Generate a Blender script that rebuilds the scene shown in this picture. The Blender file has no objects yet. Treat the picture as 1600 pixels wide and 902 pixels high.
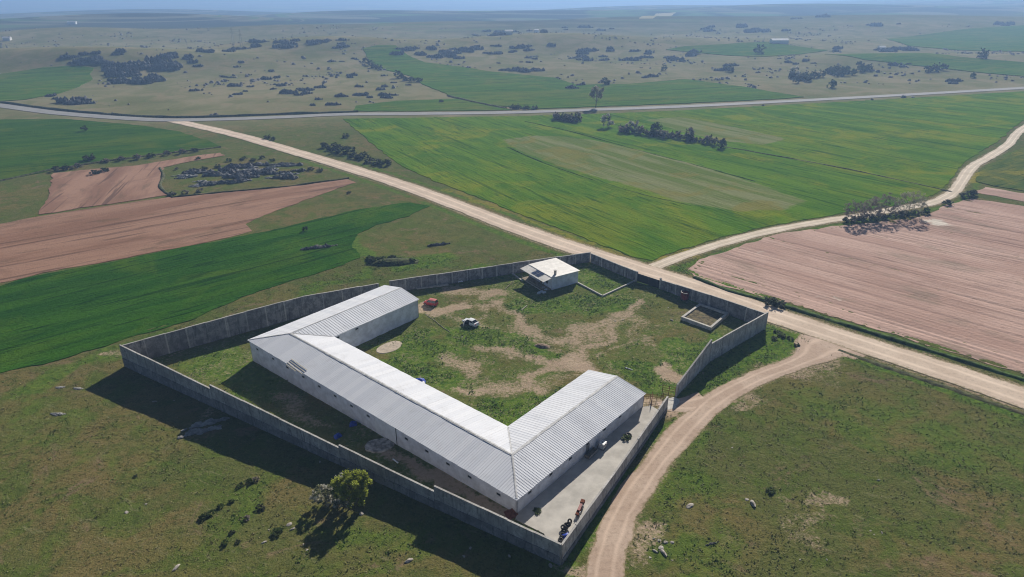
import bpy, bmesh, math, random
import numpy as np
from mathutils import Vector, Matrix, geometry as mgeo

random.seed(7); rng = np.random.default_rng(7)
R = math.radians
sc = bpy.context.scene
col = sc.collection

# ------------------------------------------------------------------ camera
CAM_Z = 72.95
PITCH = math.atan(479/1050)
cam_d = bpy.data.cameras.new('camera'); cam = bpy.data.objects.new('camera', cam_d); col.objects.link(cam)
cam.location = (0, 0, CAM_Z); cam.rotation_euler = (R(90) - PITCH, 0, 0)
cam_d.sensor_width = 36; cam_d.lens = 36*1050/1600; cam_d.clip_start = 1; cam_d.clip_end = 90000
sc.camera = cam
# ------------------------------------------------------------------ sky, sun, exposure
SUN_AZ, SUN_EL = 19.0, 27.5
w = bpy.data.worlds.new('World'); sc.world = w; w.use_nodes = True
nt = w.node_tree; bg = nt.nodes['Background']
sky = nt.nodes.new('ShaderNodeTexSky'); sky.sky_type = 'NISHITA'; sky.sun_disc = False
sky.sun_elevation = R(SUN_EL); sky.sun_rotation = R(SUN_AZ); sky.air_density = 0.65; sky.dust_density = 0.6; sky.altitude = 300
nt.links.new(sky.outputs[0], bg.inputs[0]); bg.inputs[1].default_value = 0.05
sd = bpy.data.lights.new('sun', 'SUN'); sun = bpy.data.objects.new('sun', sd); col.objects.link(sun)
sd.energy = 5.0; sd.angle = R(0.6); sd.color = (1.0, 0.94, 0.85)
S = Vector((math.sin(R(SUN_AZ))*math.cos(R(SUN_EL)), math.cos(R(SUN_AZ))*math.cos(R(SUN_EL)), math.sin(R(SUN_EL))))
sun.rotation_euler = S.to_track_quat('Z', 'Y').to_euler(); sun.location = (60, 150, 160)
vs = sc.view_settings; vs.view_transform = 'Standard'; vs.look = 'None'; vs.gamma = 1; vs.exposure = 0.40
sc.cycles.use_denoising = True; sc.cycles.filter_width = 1.1
sc.cycles.max_bounces = 5; sc.cycles.diffuse_bounces = 2; sc.cycles.glossy_bounces = 2; sc.cycles.transparent_max_bounces = 6
sc.cycles.volume_bounces = 0

# ------------------------------------------------------------------ terrain function and picture-to-ground helpers
XB, YB = 0.715, 78.03                      # outer corner of the barn
N = np.array([0.7607, -0.6491]); M = np.array([0.6491, 0.7607])
def sstep(t):
    t = np.clip(t, 0, 1); return t*t*(3 - 2*t)
HILLS = [(-400, 730, 15, 150, 60), (-230, 860, 19, 150, 80), (-560, 760, 10, 130, 70), (40, 930, 17, 150, 90), (300, 960, 8, 200, 110),
         (400, 740, 7, 170, 60), (-60, 760, 3, 120, 80), (800, 1500, 16, 400, 200), (-700, 1120, 16, 150, 120), (-400, 1230, 14, 190, 130), (-130, 1380, 13, 220, 150), (250, 1500, 14, 250, 160), (650, 1250, 9, 200, 120),
         (-900, 1750, 24, 380, 250), (100, 2200, 20, 480, 300), (-520, 2350, 22, 360, 250), (950, 2500, 20, 500, 300), (500, 3200, 22, 600, 350), (-1500, 3000, 26, 600, 350)]
def h(x, y):
    s = (x - XB)*N[0] + (y - YB)*N[1]
    z = 6*np.tanh(.0317*s/6)
    for cx, cy, a, sx, sy in HILLS:
        z = z + a*np.exp(-((x-cx)/sx)**2 - ((y-cy)/sy)**2)
    yb = 715 + 0.33*np.maximum(0, x + 450) + .55*np.maximum(0, x - 150)
    z = z - 100*sstep((y - yb)/4500.)
    far = sstep((y - 2200)/2500.)
    z = z + far*(9*np.sin(x/830 + y/1900 + 1) + 9*np.sin(y/1400 - x/2300))
    return z
CP, SP = math.cos(PITCH), math.sin(PITCH)
def ray(px, py):
    x, z = px - 800, 451 - py
    return np.array([x, CP*1050 + SP*z, -SP*1050 + CP*z])
TT = np.exp(np.linspace(math.log(.02), math.log(40), 900))
def G(px, py, dz=0.0):
    d = ray(px, py)
    lo, hi = None, None
    g = CAM_Z + d[2]*TT - h(d[0]*TT, d[1]*TT) - dz
    i = int(np.argmax(g < 0))
    t = np.linspace(TT[max(i-1, 0)], TT[i], 60)
    g = CAM_Z + d[2]*t - h(d[0]*t, d[1]*t) - dz
    j = int(np.argmax(g < 0)); t = t[j]
    x, y = d[0]*t, d[1]*t
    return np.array([x, y, float(h(x, y)) + dz])
def at(px, py, z):
    d = ray(px, py); t = (z - CAM_Z)/d[2]
    return np.array([d[0]*t, d[1]*t, z])
def onwall(px, py, P, Q):
    d = ray(px, py); u = np.array(Q[:2]) - np.array(P[:2]); L = np.linalg.norm(u); u = u/L
    A = np.array([[d[0], -u[0]], [d[1], -u[1]]]); t, s = np.linalg.solve(A, np.array(P[:2]))
    return s, CAM_Z + d[2]*t
def GP(pts): return [G(*p)[:2] for p in pts]
def H(x, y): return float(h(x, y))

# value noise in numpy
_perm = rng.random((256, 256))
def vnoise(x, y):
    xi = np.floor(x).astype(int); yi = np.floor(y).astype(int); fx = x - xi; fy = y - yi
    fx = fx*fx*(3-2*fx); fy = fy*fy*(3-2*fy)
    a = _perm[xi & 255, yi & 255]; b = _perm[(xi+1) & 255, yi & 255]; c = _perm[xi & 255, (yi+1) & 255]; d = _perm[(xi+1) & 255, (yi+1) & 255]
    return (a*(1-fx)+b*fx)*(1-fy) + (c*(1-fx)+d*fx)*fy
def fbm(x, y, o=3):
    s = 0; a = .5; t = 0
    for k in range(o):
        s = s + a*vnoise(x*2**k + 17.3*k, y*2**k + 9.1*k); t += a; a *= .5
    return s/t
def inpoly(x, y, poly):
    x = np.asarray(x); y = np.asarray(y); r = np.zeros(x.shape, bool); n = len(poly)
    for i in range(n):
        x1, y1 = poly[i][0], poly[i][1]; x2, y2 = poly[(i+1) % n][0], poly[(i+1) % n][1]
        if y1 == y2: continue
        c = ((y1 > y) != (y2 > y)) & (x < (x2-x1)*(y-y1)/(y2-y1) + x1)
        r ^= c
    return r
def segdist(x, y, pts):
    d = np.full(np.shape(x), 1e9)
    for (x1, y1), (x2, y2) in zip(pts[:-1], pts[1:]):
        dx, dy = x2-x1, y2-y1; L2 = dx*dx + dy*dy + 1e-9
        t = np.clip(((x-x1)*dx + (y-y1)*dy)/L2, 0, 1)
        d = np.minimum(d, np.hypot(x-x1-t*dx, y-y1-t*dy))
    return d

# ------------------------------------------------------------------ materials
def newmat(name, rough=.9, spec=.2, metal=0.0):
    m = bpy.data.materials.new(name); m.use_nodes = True
    b = m.node_tree.nodes['Principled BSDF']; b.inputs['Roughness'].default_value = rough
    b.inputs['Specular IOR Level'].default_value = spec; b.inputs['Metallic'].default_value = metal
    return m, m.node_tree, b
class NB:
    def __init__(s, nt): s.nt = nt; s.l = nt.links.new
    def n(s, t, **k):
        o = s.nt.nodes.new(t)
        for a, b in k.items(): setattr(o, a, b)
        return o
    def pos(s): return s.n('ShaderNodeNewGeometry').outputs['Position']
    def obj(s): return s.n('ShaderNodeTexCoord').outputs['Object']
    def mapping(s, v, rot=0, scale=(1, 1, 1)):
        m = s.n('ShaderNodeMapping', vector_type='TEXTURE'); m.inputs['Rotation'].default_value = (0, 0, rot); m.inputs['Scale'].default_value = tuple(1/v for v in scale)
        s.l(v, m.inputs[0]); return m.outputs[0]
    def noise(s, v, scale, det=3, rough=.55, dist=0):
        o = s.n('ShaderNodeTexNoise'); o.inputs['Scale'].default_value = scale; o.inputs['Detail'].default_value = det
        o.inputs['Roughness'].default_value = rough; o.inputs['Distortion'].default_value = dist
        s.l(v, o.inputs['Vector']); return o.outputs['Fac']
    def ramp(s, f, a, b, va=0., vb=1.):
        o = s.n('ShaderNodeMapRange', interpolation_type='SMOOTHSTEP'); o.inputs[1].default_value = a; o.inputs[2].default_value = b
        o.inputs[3].default_value = va; o.inputs[4].default_value = vb
        s.l(f, o.inputs[0]); return o.outputs[0]
    def mix(s, f, a, b, mode='MIX'):
        o = s.n('ShaderNodeMix', data_type='RGBA', blend_type=mode)
        for i, v in ((0, f), (6, a), (7, b)):
            if isinstance(v, (int, float)): o.inputs[i].default_value = v
            elif isinstance(v, tuple): o.inputs[i].default_value = (*v, 1)
            else: s.l(v, o.inputs[i])
        return o.outputs[2]
    def math(s, op, a, b=0.0):
        o = s.n('ShaderNodeMath', operation=op)
        for i, v in ((0, a), (1, b)):
            if isinstance(v, (int, float)): o.inputs[i].default_value = v
            else: s.l(v, o.inputs[i])
        return o.outputs[0]
    def bump(s, hgt, st, dist, b):
        o = s.n('ShaderNodeBump'); o.inputs['Strength'].default_value = st; o.inputs['Distance'].default_value = dist
        s.l(hgt, o.inputs['Height']); s.l(o.outputs[0], b.inputs['Normal'])
    def attr(s, name):
        o = s.n('ShaderNodeAttribute'); o.attribute_name = name; return o
def simple(name, c, rough=.8, spec=.25, metal=0., var=.12, scale=1.5, stain=None, objvar=0.0, bump=0.0):
    m, nt, b = newmat(name, rough, spec, metal); q = NB(nt); p = q.pos()
    n1 = q.noise(p, scale, 4, .6); dark = tuple(v*(1-var*2) for v in c); lite = tuple(min(1, v*(1+var)) for v in c)
    cc = q.mix(q.ramp(n1, .3, .7), dark, lite)
    if stain:
        n2 = q.noise(p, scale*.35, 5, .65, .5); cc = q.mix(q.ramp(n2, .52, .72, 0, .75), cc, stain)
    if objvar:
        oi = q.n('ShaderNodeObjectInfo').outputs['Random']
        cc = q.mix(q.ramp(oi, 0, 1, 0, objvar), cc, tuple(v*.55 for v in c))
    q.l(cc, b.inputs['Base Color'])
    if bump: q.bump(q.noise(p, scale*6, 3), .6, bump, b)
    return m
MT = {}
def ground_mat():
    m, nt, b = newmat('dry_grassland', 1.0, 0.0); q = NB(nt); p = q.pos(); a = q.attr('mask')
    sep = q.n('ShaderNodeSeparateColor'); q.l(a.outputs['Color'], sep.inputs[0])
    dirt, lush, pale = sep.outputs[0], sep.outputs[1], sep.outputs[2]; far = a.outputs['Alpha']
    nb = q.noise(p, .018, 3, .6, .4); n7 = q.noise(p, .13, 4, .6, .6); n1 = q.noise(p, .9, 4, .7); n0 = q.noise(p, 4.5, 3, .7)
    nm = q.noise(p, .035, 5, .65, .7); nq = q.noise(p, .3, 5, .72, .6); nf = q.noise(p, 2.2, 5, .78, .3); mw = q.mapping(p, -.5, (.35, 1.3, 1)); nw_ = q.noise(mw, 1, 4, .7, .6)
    base = q.mix(q.ramp(nb, .38, .62), (.165, .130, .050), (.120, .130, .034))
    base = q.mix(q.ramp(nm, .44, .60), base, (.105, .118, .034))
    base = q.mix(q.ramp(n7, .46, .62, 0, .8), base, (.085, .125, .022))
    base = q.mix(q.ramp(nq, .50, .64, 0, .65), base, (.062, .086, .020))
    base = q.mix(q.ramp(nw_, .56, .70, 0, .6), base, (.215, .20, .105))
    nr = q.noise(p, .085, 6, .72, 1.2)
    base = q.mix(q.ramp(nr, .56, .68, 0, .75), base, (.215, .145, .095))
    base = q.mix(q.ramp(nf, .50, .66, 0, .85), base, (.038, .052, .012))
    base = q.mix(q.ramp(n0, .54, .70, 0, .6), base, (.22, .20, .085))
    base = q.mix(q.ramp(q.attr('dry').outputs['Fac'], 0, 1, 0, .72), base, q.mix(q.ramp(nm, .4, .62), (.30, .255, .155), (.215, .205, .100)))
    # lush growth
    lg = q.mix(q.ramp(n1, .35, .65), (.055, .110, .016), (.125, .185, .028))
    lf = q.math('MULTIPLY', q.ramp(lush, .1, .8), q.ramp(q.math('ADD', n7, q.math('MULTIPLY', lush, .35)), .45, .72))
    base = q.mix(lf, base, lg)
    # bare soil
    dc = q.mix(q.ramp(n7, .3, .7), (.42, .32, .225), (.35, .255, .175)); dc = q.mix(q.ramp(n0, .4, .75, 0, .5), dc, (.50, .40, .30))
    df = q.ramp(q.math('ADD', q.math('ADD', dirt, q.math('MULTIPLY', q.math('SUBTRACT', q.noise(p, 1.6, 5, .75), .5), 1.5)), q.math('MULTIPLY', q.math('SUBTRACT', n7, .5), .7)), .30, .78)
    df = q.math('MULTIPLY', df, q.ramp(dirt, .02, .2))
    base = q.mix(df, base, dc)
    # yellow flower strips
    yf = q.math('MULTIPLY', pale, q.ramp(n1, .3, .6)); base = q.mix(yf, base, (.30, .25, .035))
    # distant plain: patchwork of land
    mp = q.mapping(p, .4, (.0016, .0034, 1)); vo = q.n('ShaderNodeTexVoronoi'); vo.inputs['Scale'].default_value = 1; q.l(mp, vo.inputs['Vector'])
    sp = q.n('ShaderNodeSeparateColor'); q.l(vo.outputs['Color'], sp.inputs[0])
    fc = q.mix(q.ramp(sp.outputs[0], .2, .8), (.040, .050, .034), (.15, .14, .085)); fc = q.mix(q.ramp(sp.outputs[1], .65, .75), fc, (.075, .140, .040))
    nw = q.noise(p, .0022, 5, .6, .8); fc = q.mix(q.ramp(nw, .44, .56, 0, .9), fc, (.018, .025, .020))
    fc = q.mix(q.ramp(sp.outputs[2], .86, .90), fc, (.15, .145, .10))
    base = q.mix(far, base, fc)
    q.l(base, b.inputs['Base Color'])
    q.bump(q.math('ADD', q.math('MULTIPLY', n1, .7), q.math('MULTIPLY', n0, .4)), .8, .35, b)
    return m
def crop_mat(name, c1, c2, yel, rot, dark=(.016, .048, .008), ystr=.5):
    m, nt, b = newmat(name, 1.0, 0.0); q = NB(nt); p = q.pos()
    ms = q.mapping(p, rot, (.012, .13, .1)); mf = q.mapping(p, rot, (.07, .75, .3)); ml = q.mapping(p, rot, (.010, .022, .1)); md = q.mapping(p, rot, (.009, .24, .1))
    ns = q.noise(ms, 1, 5, .65, .5); nf = q.noise(mf, 1, 4, .65, .3); nl = q.noise(ml, 1, 5, .65, .8); nn = q.noise(p, .9, 4, .75); nd = q.noise(md, 1, 4, .6, .4); nk = q.noise(p, .035, 4, .6, .8)
    c = q.mix(q.ramp(ns, .38, .62), c1, c2)
    c = q.mix(q.ramp(nl, .47, .66, 0, ystr), c, yel)
    c = q.mix(q.ramp(nk, .50, .68, 0, .6), c, yel)
    c = q.mix(q.ramp(nd, .60, .65, 0, .6), c, dark)
    c = q.mix(q.ramp(nf, .54, .68, 0, .8), c, dark)
    c = q.mix(q.ramp(nn, .52, .74, 0, .6), c, dark)
    pa = q.attr('pale').outputs['Fac']; wv = q.noise(p, .12, 5, .7, .6)
    mc = q.mix(q.ramp(ns, .40, .60), (.130, .170, .034), (.220, .225, .100)); mc = q.mix(q.ramp(nk, .5, .62, 0, .8), mc, (.21, .185, .045)); mc = q.mix(q.ramp(nn, .54, .72, 0, .5), mc, (.06, .085, .018))
    c = q.mix(q.ramp(q.math('ADD', pa, q.math('MULTIPLY', q.math('SUBTRACT', wv, .5), .7)), .38, .62, 0, .9), c, mc)
    q.l(c, b.inputs['Base Color'])
    q.bump(q.math('ADD', nn, q.math('MULTIPLY', nf, 1.2)), 1.0, .4, b)
    return m
def soil_mat(name, c1, c2, rot, pale=(.46, .36, .28), period=1.6, row=.55):
    m, nt, b = newmat(name, .95, .08); q = NB(nt); p = q.pos()
    mf = q.mapping(p, rot, (.018, 1.0/period, .1)); ml = q.mapping(p, rot, (.01, .06, .1)); mt = q.mapping(p, rot, (.03, .35, .1))
    nf = q.noise(mf, 1, 3, .55, .15); nl = q.noise(ml, 1, 4, .6, .4); nt_ = q.noise(mt, 1, 3, .6, .3); nn = q.noise(p, 1.6, 4, .7)
    c = q.mix(q.ramp(nl, .42, .58), c1, c2); c = q.mix(q.ramp(q.noise(q.mapping(p, rot, (.04, .12, .1)), 1, 5, .7, .6), .54, .68, 0, .6), c, (c1[0]*.55, c1[1]*.68, c1[2]*.6)); c = q.mix(q.ramp(q.noise(p, .5, 5, .75), .56, .70, 0, .45), c, tuple(v*.55 for v in c1))
    c = q.mix(q.ramp(nf, .58 if row > .6 else .60, .66, 0, row), c, tuple(v*.45 for v in c1)); c = q.mix(q.ramp(q.noise(p, .06, 5, .65, .8), .5, .7, 0, .4), c, tuple(v*.72 for v in c1))
    c = q.mix(q.ramp(nt_, .62, .72, 0, .5), c, tuple(v*.5 for v in c1))
    c = q.mix(q.ramp(nn, .45, .8, 0, .35), c, tuple(v*.6 for v in c1))
    a = q.attr('pale').outputs['Fac']
    c = q.mix(q.ramp(q.math('ADD', a, q.math('MULTIPLY', q.math('SUBTRACT', q.noise(p, .25, 5, .7, .8), .5), 1.2)), .5, .8), c, pale)
    q.l(c, b.inputs['Base Color'])
    q.bump(q.math('ADD', nn, q.math('MULTIPLY', nf, .5)), .8, .22, b)
    return m
def road_mat(name, c1, c2, edge, rut=True):
    m, nt, b = newmat(name, .95, .1); q = NB(nt); p = q.pos(); a = q.attr('across').outputs['Fac']
    n1 = q.noise(p, .12, 4, .6, .3); n2 = q.noise(p, 1.5, 4, .65); n3 = q.noise(p, 9, 2, .6)
    c = q.mix(q.ramp(n1, .35, .65), c1, c2); c = q.mix(q.ramp(n2, .45, .75, 0, .6), c, tuple(v*.68 for v in c1))
    c = q.mix(q.ramp(n3, .5, .8, 0, .3), c, tuple(min(1, v*1.2) for v in c2))
    if rut:
        r_ = q.ramp(q.math('ABSOLUTE', q.math('SUBTRACT', q.math('ABSOLUTE', a), .42)), .0, .2, 1, 0)
        c = q.mix(q.math('MULTIPLY', r_, q.ramp(n1, .3, .6, .35, .9)), c, tuple(min(1, v*1.22) for v in c2))
    e = q.ramp(q.math('ADD', q.math('ABSOLUTE', a), q.math('MULTIPLY', q.math('SUBTRACT', n2, .5), .5)), .84, 1.0)
    c = q.mix(q.math('MULTIPLY', e, .8), c, edge)
    q.l(c, b.inputs['Base Color']); q.bump(q.math('ADD', n2, q.math('MULTIPLY', n3, .4)), .5, .1, b)
    return m
def leaf_mat(name, trans=.25, up=0.0):
    m, nt, b = newmat(name, .8, .15); q = NB(nt); a = q.attr('col').outputs['Color']
    oi = q.n('ShaderNodeObjectInfo').outputs['Random']
    c = q.mix(q.ramp(oi, 0, 1, 0, .35), a, q.mix(1.0, a, (.55, .6, .6), 'MULTIPLY'))
    q.l(c, b.inputs['Base Color'])
    if up:
        g_ = q.n('ShaderNodeNewGeometry'); v1 = q.n('ShaderNodeVectorMath', operation='SCALE'); v1.inputs['Scale'].default_value = 1-up; q.l(g_.outputs['Normal'], v1.inputs[0])
        v2 = q.n('ShaderNodeVectorMath', operation='ADD'); v2.inputs[1].default_value = (0, 0, up); q.l(v1.outputs[0], v2.inputs[0]); v3 = q.n('ShaderNodeVectorMath', operation='NORMALIZE'); q.l(v2.outputs[0], v3.inputs[0]); q.l(v3.outputs[0], b.inputs['Normal'])
    t = q.n('ShaderNodeBsdfTranslucent'); q.l(c, t.inputs[0]); mx = q.n('ShaderNodeMixShader'); mx.inputs[0].default_value = trans
    q.l(b.outputs[0], mx.inputs[1]); q.l(t.outputs[0], mx.inputs[2]); q.l(mx.outputs[0], nt.nodes['Material Output'].inputs[0])
    return m
def rock_mat(name, c1, c2):
    m, nt, b = newmat(name, .95, .1); q = NB(nt); p = q.pos()
    n1 = q.noise(p, .8, 5, .7, .4); n2 = q.noise(p, 4, 3, .7)
    c = q.mix(q.ramp(n1, .35, .65), c1, c2); c = q.mix(q.ramp(n2, .58, .75, 0, .5), c, (.16, .15, .09))
    q.l(c, b.inputs['Base Color']); q.bump(n2, .8, .2, b); return m
def roof_mat():
    m, nt, b = newmat('white_sheet_metal', .75, .12, 0.0); q = NB(nt); p = q.pos()
    oi = q.n('ShaderNodeObjectInfo').outputs['Random']
    n1 = q.noise(p, .35, 4, .6, .3); n2 = q.noise(p, 3, 4, .7)
    c = q.mix(q.ramp(oi, 0, 1), (.635, .65, .685), (.70, .71, .735)); c = q.mix(q.ramp(n1, .5, .75, 0, .35), c, (.50, .50, .51))
    c = q.mix(q.ramp(n2, .58, .74, 0, .45), c, (.42, .39, .35))
    q.l(c, b.inputs['Base Color']); b_r = q.ramp(n1, .3, .7, .7, .85); q.l(b_r, b.inputs['Roughness'])
    return m
def concrete_mat(name, c1, c2, stain):
    m, nt, b = newmat(name, .92, .15); q = NB(nt); p = q.pos()
    oi = q.n('ShaderNodeObjectInfo').outputs['Random']
    n1 = q.noise(p, .5, 5, .65, .4); n2 = q.noise(p, 2.6, 4, .75); pz = q.mapping(p, 0, (1.8, 1.8, .25)); n3 = q.noise(pz, 1, 4, .65)
    c = q.mix(q.ramp(n1, .4, .6), c1, c2); c = q.mix(q.ramp(n3, .5, .66, 0, .75), c, stain); c = q.mix(q.ramp(n2, .52, .66, 0, .65), c, tuple(v*.5 for v in c1)); c = q.mix(q.ramp(q.noise(p, 1.1, 5, .7, .5), .56, .66, 0, .6), c, tuple(min(1, v*1.3) for v in c2))
    c = q.mix(q.ramp(oi, 0, 1, 0, .35), c, tuple(v*.62 for v in c1))
    q.l(c, b.inputs['Base Color']); q.bump(n2, .6, .04, b); return m
MT['ground'] = ground_mat()
MT['roof'] = roof_mat()
MT['ridge'] = simple('ridge_flashing', (.46, .46, .46), .6, .3, 0, .2, 1.2, (.24, .23, .21))
MT['barnwall'] = simple('whitewashed_wall', (.70, .72, .78), .85, .2, 0, .10, .7, (.50, .51, .54))
MT['doorwhite'] = simple('door_sheet', (.74, .77, .81), .6, .35, 0, .06, .8)
MT['dark'] = simple('dark_opening', (.012, .012, .014), .5, .3)
MT['frame'] = simple('pale_frame', (.62, .62, .62), .7, .3)
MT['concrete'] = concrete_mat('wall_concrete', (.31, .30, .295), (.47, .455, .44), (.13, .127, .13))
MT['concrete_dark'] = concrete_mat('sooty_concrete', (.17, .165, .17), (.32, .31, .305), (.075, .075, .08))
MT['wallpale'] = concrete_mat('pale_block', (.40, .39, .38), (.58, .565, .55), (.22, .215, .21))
MT['plinth'] = concrete_mat('plinth_concrete', (.19, .185, .19), (.29, .28, .275), (.10, .10, .10))
MT['coping'] = concrete_mat('coping_concrete', (.42, .40, .37), (.50, .48, .45), (.3, .28, .25))
MT['pale_concrete'] = concrete_mat('pale_concrete', (.50, .47, .42), (.58, .55, .50), (.38, .35, .30))
MT['yard'] = simple('yard_concrete', (.50, .47, .42), .9, .15, 0, .10, .35, (.36, .33, .29))
MT['gravel'] = road_mat('gravel', (.54, .425, .325), (.62, .50, .39), (.27, .22, .12))
MT['track'] = road_mat('earth_track', (.43, .315, .235), (.51, .39, .30), (.22, .18, .09))
MT['ttrack'] = road_mat('pale_track', (.54, .45, .34), (.62, .53, .42), (.24, .20, .10))
MT['asphalt'] = road_mat('worn_asphalt', (.26, .255, .25), (.30, .295, .28), (.20, .17, .11), False)
MT['leaf'] = leaf_mat('leaves', .35); MT['leaf_bright'] = leaf_mat('thin_leaves', .6); MT['blade'] = leaf_mat('grass_blades', .15)
MT['bark'] = simple('bark', (.085, .068, .052), .95, .1, 0, .25, 4)
MT['rock'] = rock_mat('dark_rock', (.105, .10, .10), (.23, .22, .21))
MT['palerock'] = rock_mat('pale_rock', (.19, .185, .18), (.40, .385, .36))
MT['stone'] = rock_mat('field_stone', (.34, .30, .26), (.48, .44, .39))
MT['steel'] = simple('grey_steel', (.25, .26, .28), .5, .4, .5)
MT['blacksteel'] = simple('black_steel', (.015, .015, .018), .6, .3, .2)
MT['red'] = simple('faded_red_paint', (.34, .022, .018), .45, .4, 0, .15, 1)
MT['redroof'] = simple('sun_bleached_red', (.50, .10, .09), .5, .4, 0, .1, 1)
MT['tankred'] = simple('red_tank_paint', (.22, .012, .008), .55, .35, 0, .3, 1.5, (.10, .02, .012))
MT['rust'] = simple('rust', (.17, .06, .035), .9, .1, 0, .25, 3)
MT['white'] = simple('white_car_paint', (.78, .79, .80), .25, .5, 0, .02, 1)
MT['glass'] = simple('dark_glass', (.02, .025, .03), .08, .6)
MT['rubber'] = simple('rubber', (.035, .032, .029), .8, .2)
MT['alloy'] = simple('alloy', (.45, .45, .47), .35, .5, .7)
MT['lamp_red'] = simple('red_lens', (.35, .01, .01), .2, .5)
MT['lamp_clear'] = simple('clear_lens', (.7, .7, .7), .15, .5)
MT['plastic'] = simple('white_plastic', (.72, .72, .70), .4, .4, 0, .06, 3)
MT['blue'] = simple('blue_tarp', (.012, .045, .36), .5, .3, 0, .2, 2)
MT['whitetarp'] = simple('white_tarp', (.75, .76, .80), .6, .3)
MT['wood'] = simple('weathered_wood', (.30, .24, .17), .9, .15, 0, .2, 3, objvar=.4)
MT['palewood'] = simple('pale_timber', (.50, .45, .36), .9, .15, 0, .15, 3, objvar=.4)
MT['solar'] = simple('solar_cells', (.035, .05, .10), .18, .6, 0, .1, 2)
MT['houseroof'] = simple('house_roof_sheet', (.66, .63, .58), .6, .3, 0, .08, .8, (.45, .41, .36), objvar=.15)
MT['bags'] = simple('pale_sack', (.58, .60, .64), .8, .2, 0, .15, 3)

# ------------------------------------------------------------------ object helpers
def link(name, me, mat=None, parent=None, loc=(0, 0, 0), rot=(0, 0, 0), scale=None):
    o = bpy.data.objects.new(name, me); col.objects.link(o)
    if mat is not None and me is not None and not me.materials: me.materials.append(mat)
    if parent is not None: o.parent = parent
    o.location = loc; o.rotation_euler = rot
    if scale is not None: o.scale = scale
    return o
def tag(o, label, cat=None, group=None, kind=None):
    o['label'] = label
    if cat: o['category'] = cat
    if group: o['group'] = group
    if kind: o['kind'] = kind
    return o
def empty(name, loc=(0, 0, 0), rz=0):
    o = bpy.data.objects.new(name, None); col.objects.link(o); o.location = loc; o.rotation_euler = (0, 0, rz); o.empty_display_size = .3; return o
def npmesh(name, V, F, smooth=False):
    me = bpy.data.meshes.new(name); V = np.asarray(V, np.float32); F = np.asarray(F, np.int32); k = F.shape[1]
    me.vertices.add(len(V)); me.vertices.foreach_set('co', V.ravel()); me.loops.add(F.size); me.loops.foreach_set('vertex_index', F.ravel())
    me.polygons.add(len(F)); me.polygons.foreach_set('loop_start', np.arange(len(F), dtype=np.int32)*k); me.polygons.foreach_set('loop_total', np.full(len(F), k, np.int32))
    if smooth: me.polygons.foreach_set('use_smooth', np.ones(len(F), bool))
    me.update(calc_edges=True); return me
def setattr_f(me, name, arr):
    a = me.attributes.new(name, 'FLOAT', 'POINT'); a.data.foreach_set('value', np.asarray(arr, np.float32).ravel())
def setattr_c(me, name, arr):
    a = me.attributes.new(name, 'FLOAT_COLOR', 'POINT'); a.data.foreach_set('color', np.asarray(arr, np.float32).ravel())
class MB:
    def __init__(s): s.v = []; s.f = []
    def add(s, V, F):
        k = len(s.v); s.v += [tuple(map(float, p)) for p in V]; s.f += [tuple(i + k for i in f) for f in F]; return s
    def box(s, c, d, rz=0, top=None):
        x, y, z = (v/2 for v in d); ca, sa = math.cos(rz), math.sin(rz); P = []
        for dz in (-z, z):
            k = 1 if (dz < 0 or top is None) else top
            for a, b in ((-x, -y), (x, -y), (x, y), (-x, y)):
                a, b = a*k, b*k; P.append((c[0] + a*ca - b*sa, c[1] + a*sa + b*ca, c[2] + dz))
        return s.add(P, [(3, 2, 1, 0), (4, 5, 6, 7), (0, 1, 5, 4), (1, 2, 6, 5), (2, 3, 7, 6), (3, 0, 4, 7)])
    def hexa(s, lo, hi):   # four low points, four high points (counter-clockwise)
        return s.add(list(lo) + list(hi), [(3, 2, 1, 0), (4, 5, 6, 7), (0, 1, 5, 4), (1, 2, 6, 5), (2, 3, 7, 6), (3, 0, 4, 7)])
    def tube(s, pts, rad, n=6, cap=True):
        pts = [Vector(p) for p in pts]; rad = rad if isinstance(rad, (list, tuple)) else [rad]*len(pts); rings = []
        base = len(s.v); V = []; F = []
        for i, p in enumerate(pts):
            t = (pts[min(i+1, len(pts)-1)] - pts[max(i-1, 0)]).normalized(); a = t.orthogonal().normalized(); b = t.cross(a)
            if i and prev is not None:
                a = (prev - t*prev.dot(t)).normalized(); b = t.cross(a)
            prev = a
            for k in range(n):
                th = 2*math.pi*k/n; V.append(p + (a*math.cos(th) + b*math.sin(th))*rad[i])
        for i in range(len(pts)-1):
            for k in range(n): F.append((i*n+k, i*n+(k+1) % n, (i+1)*n+(k+1) % n, (i+1)*n+k))
        if cap: F.append(tuple(range(n))[::-1]); F.append(tuple((len(pts)-1)*n + k for k in range(n)))
        return s.add(V, F)
    def lathe(s, prof, c=(0, 0, 0), n=16, axis='z'):
        V = []; F = []
        for r, z in prof:
            for k in range(n):
                th = 2*math.pi*k/n; a, b = r*math.cos(th), r*math.sin(th)
                V.append((c[0]+a, c[1]+b, c[2]+z) if axis == 'z' else (c[0]+a, c[1]+z, c[2]+b))
        m = len(prof)
        for i in range(m-1):
            for k in range(n):
                q = (i*n+k, i*n+(k+1) % n, (i+1)*n+(k+1) % n, (i+1)*n+k); F.append(q if axis == 'z' else q[::-1])
        return s.add(V, F)
    def mesh(s, name, smooth=False):
        me = bpy.data.meshes.new(name); me.from_pydata(s.v, [], s.f); me.update()
        if smooth: me.polygons.foreach_set('use_smooth', [True]*len(me.polygons))
        return me
    def build(s, name, mat, parent=None, loc=(0, 0, 0), rot=(0, 0, 0), smooth=False):
        return link(name, s.mesh(name, smooth), mat, parent, loc, rot)
def copy_tree(o, parent=None):
    c = o.copy(); col.objects.link(c); c.parent = parent
    for ch in list(o.children): copy_tree(ch, c)
    return c

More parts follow.
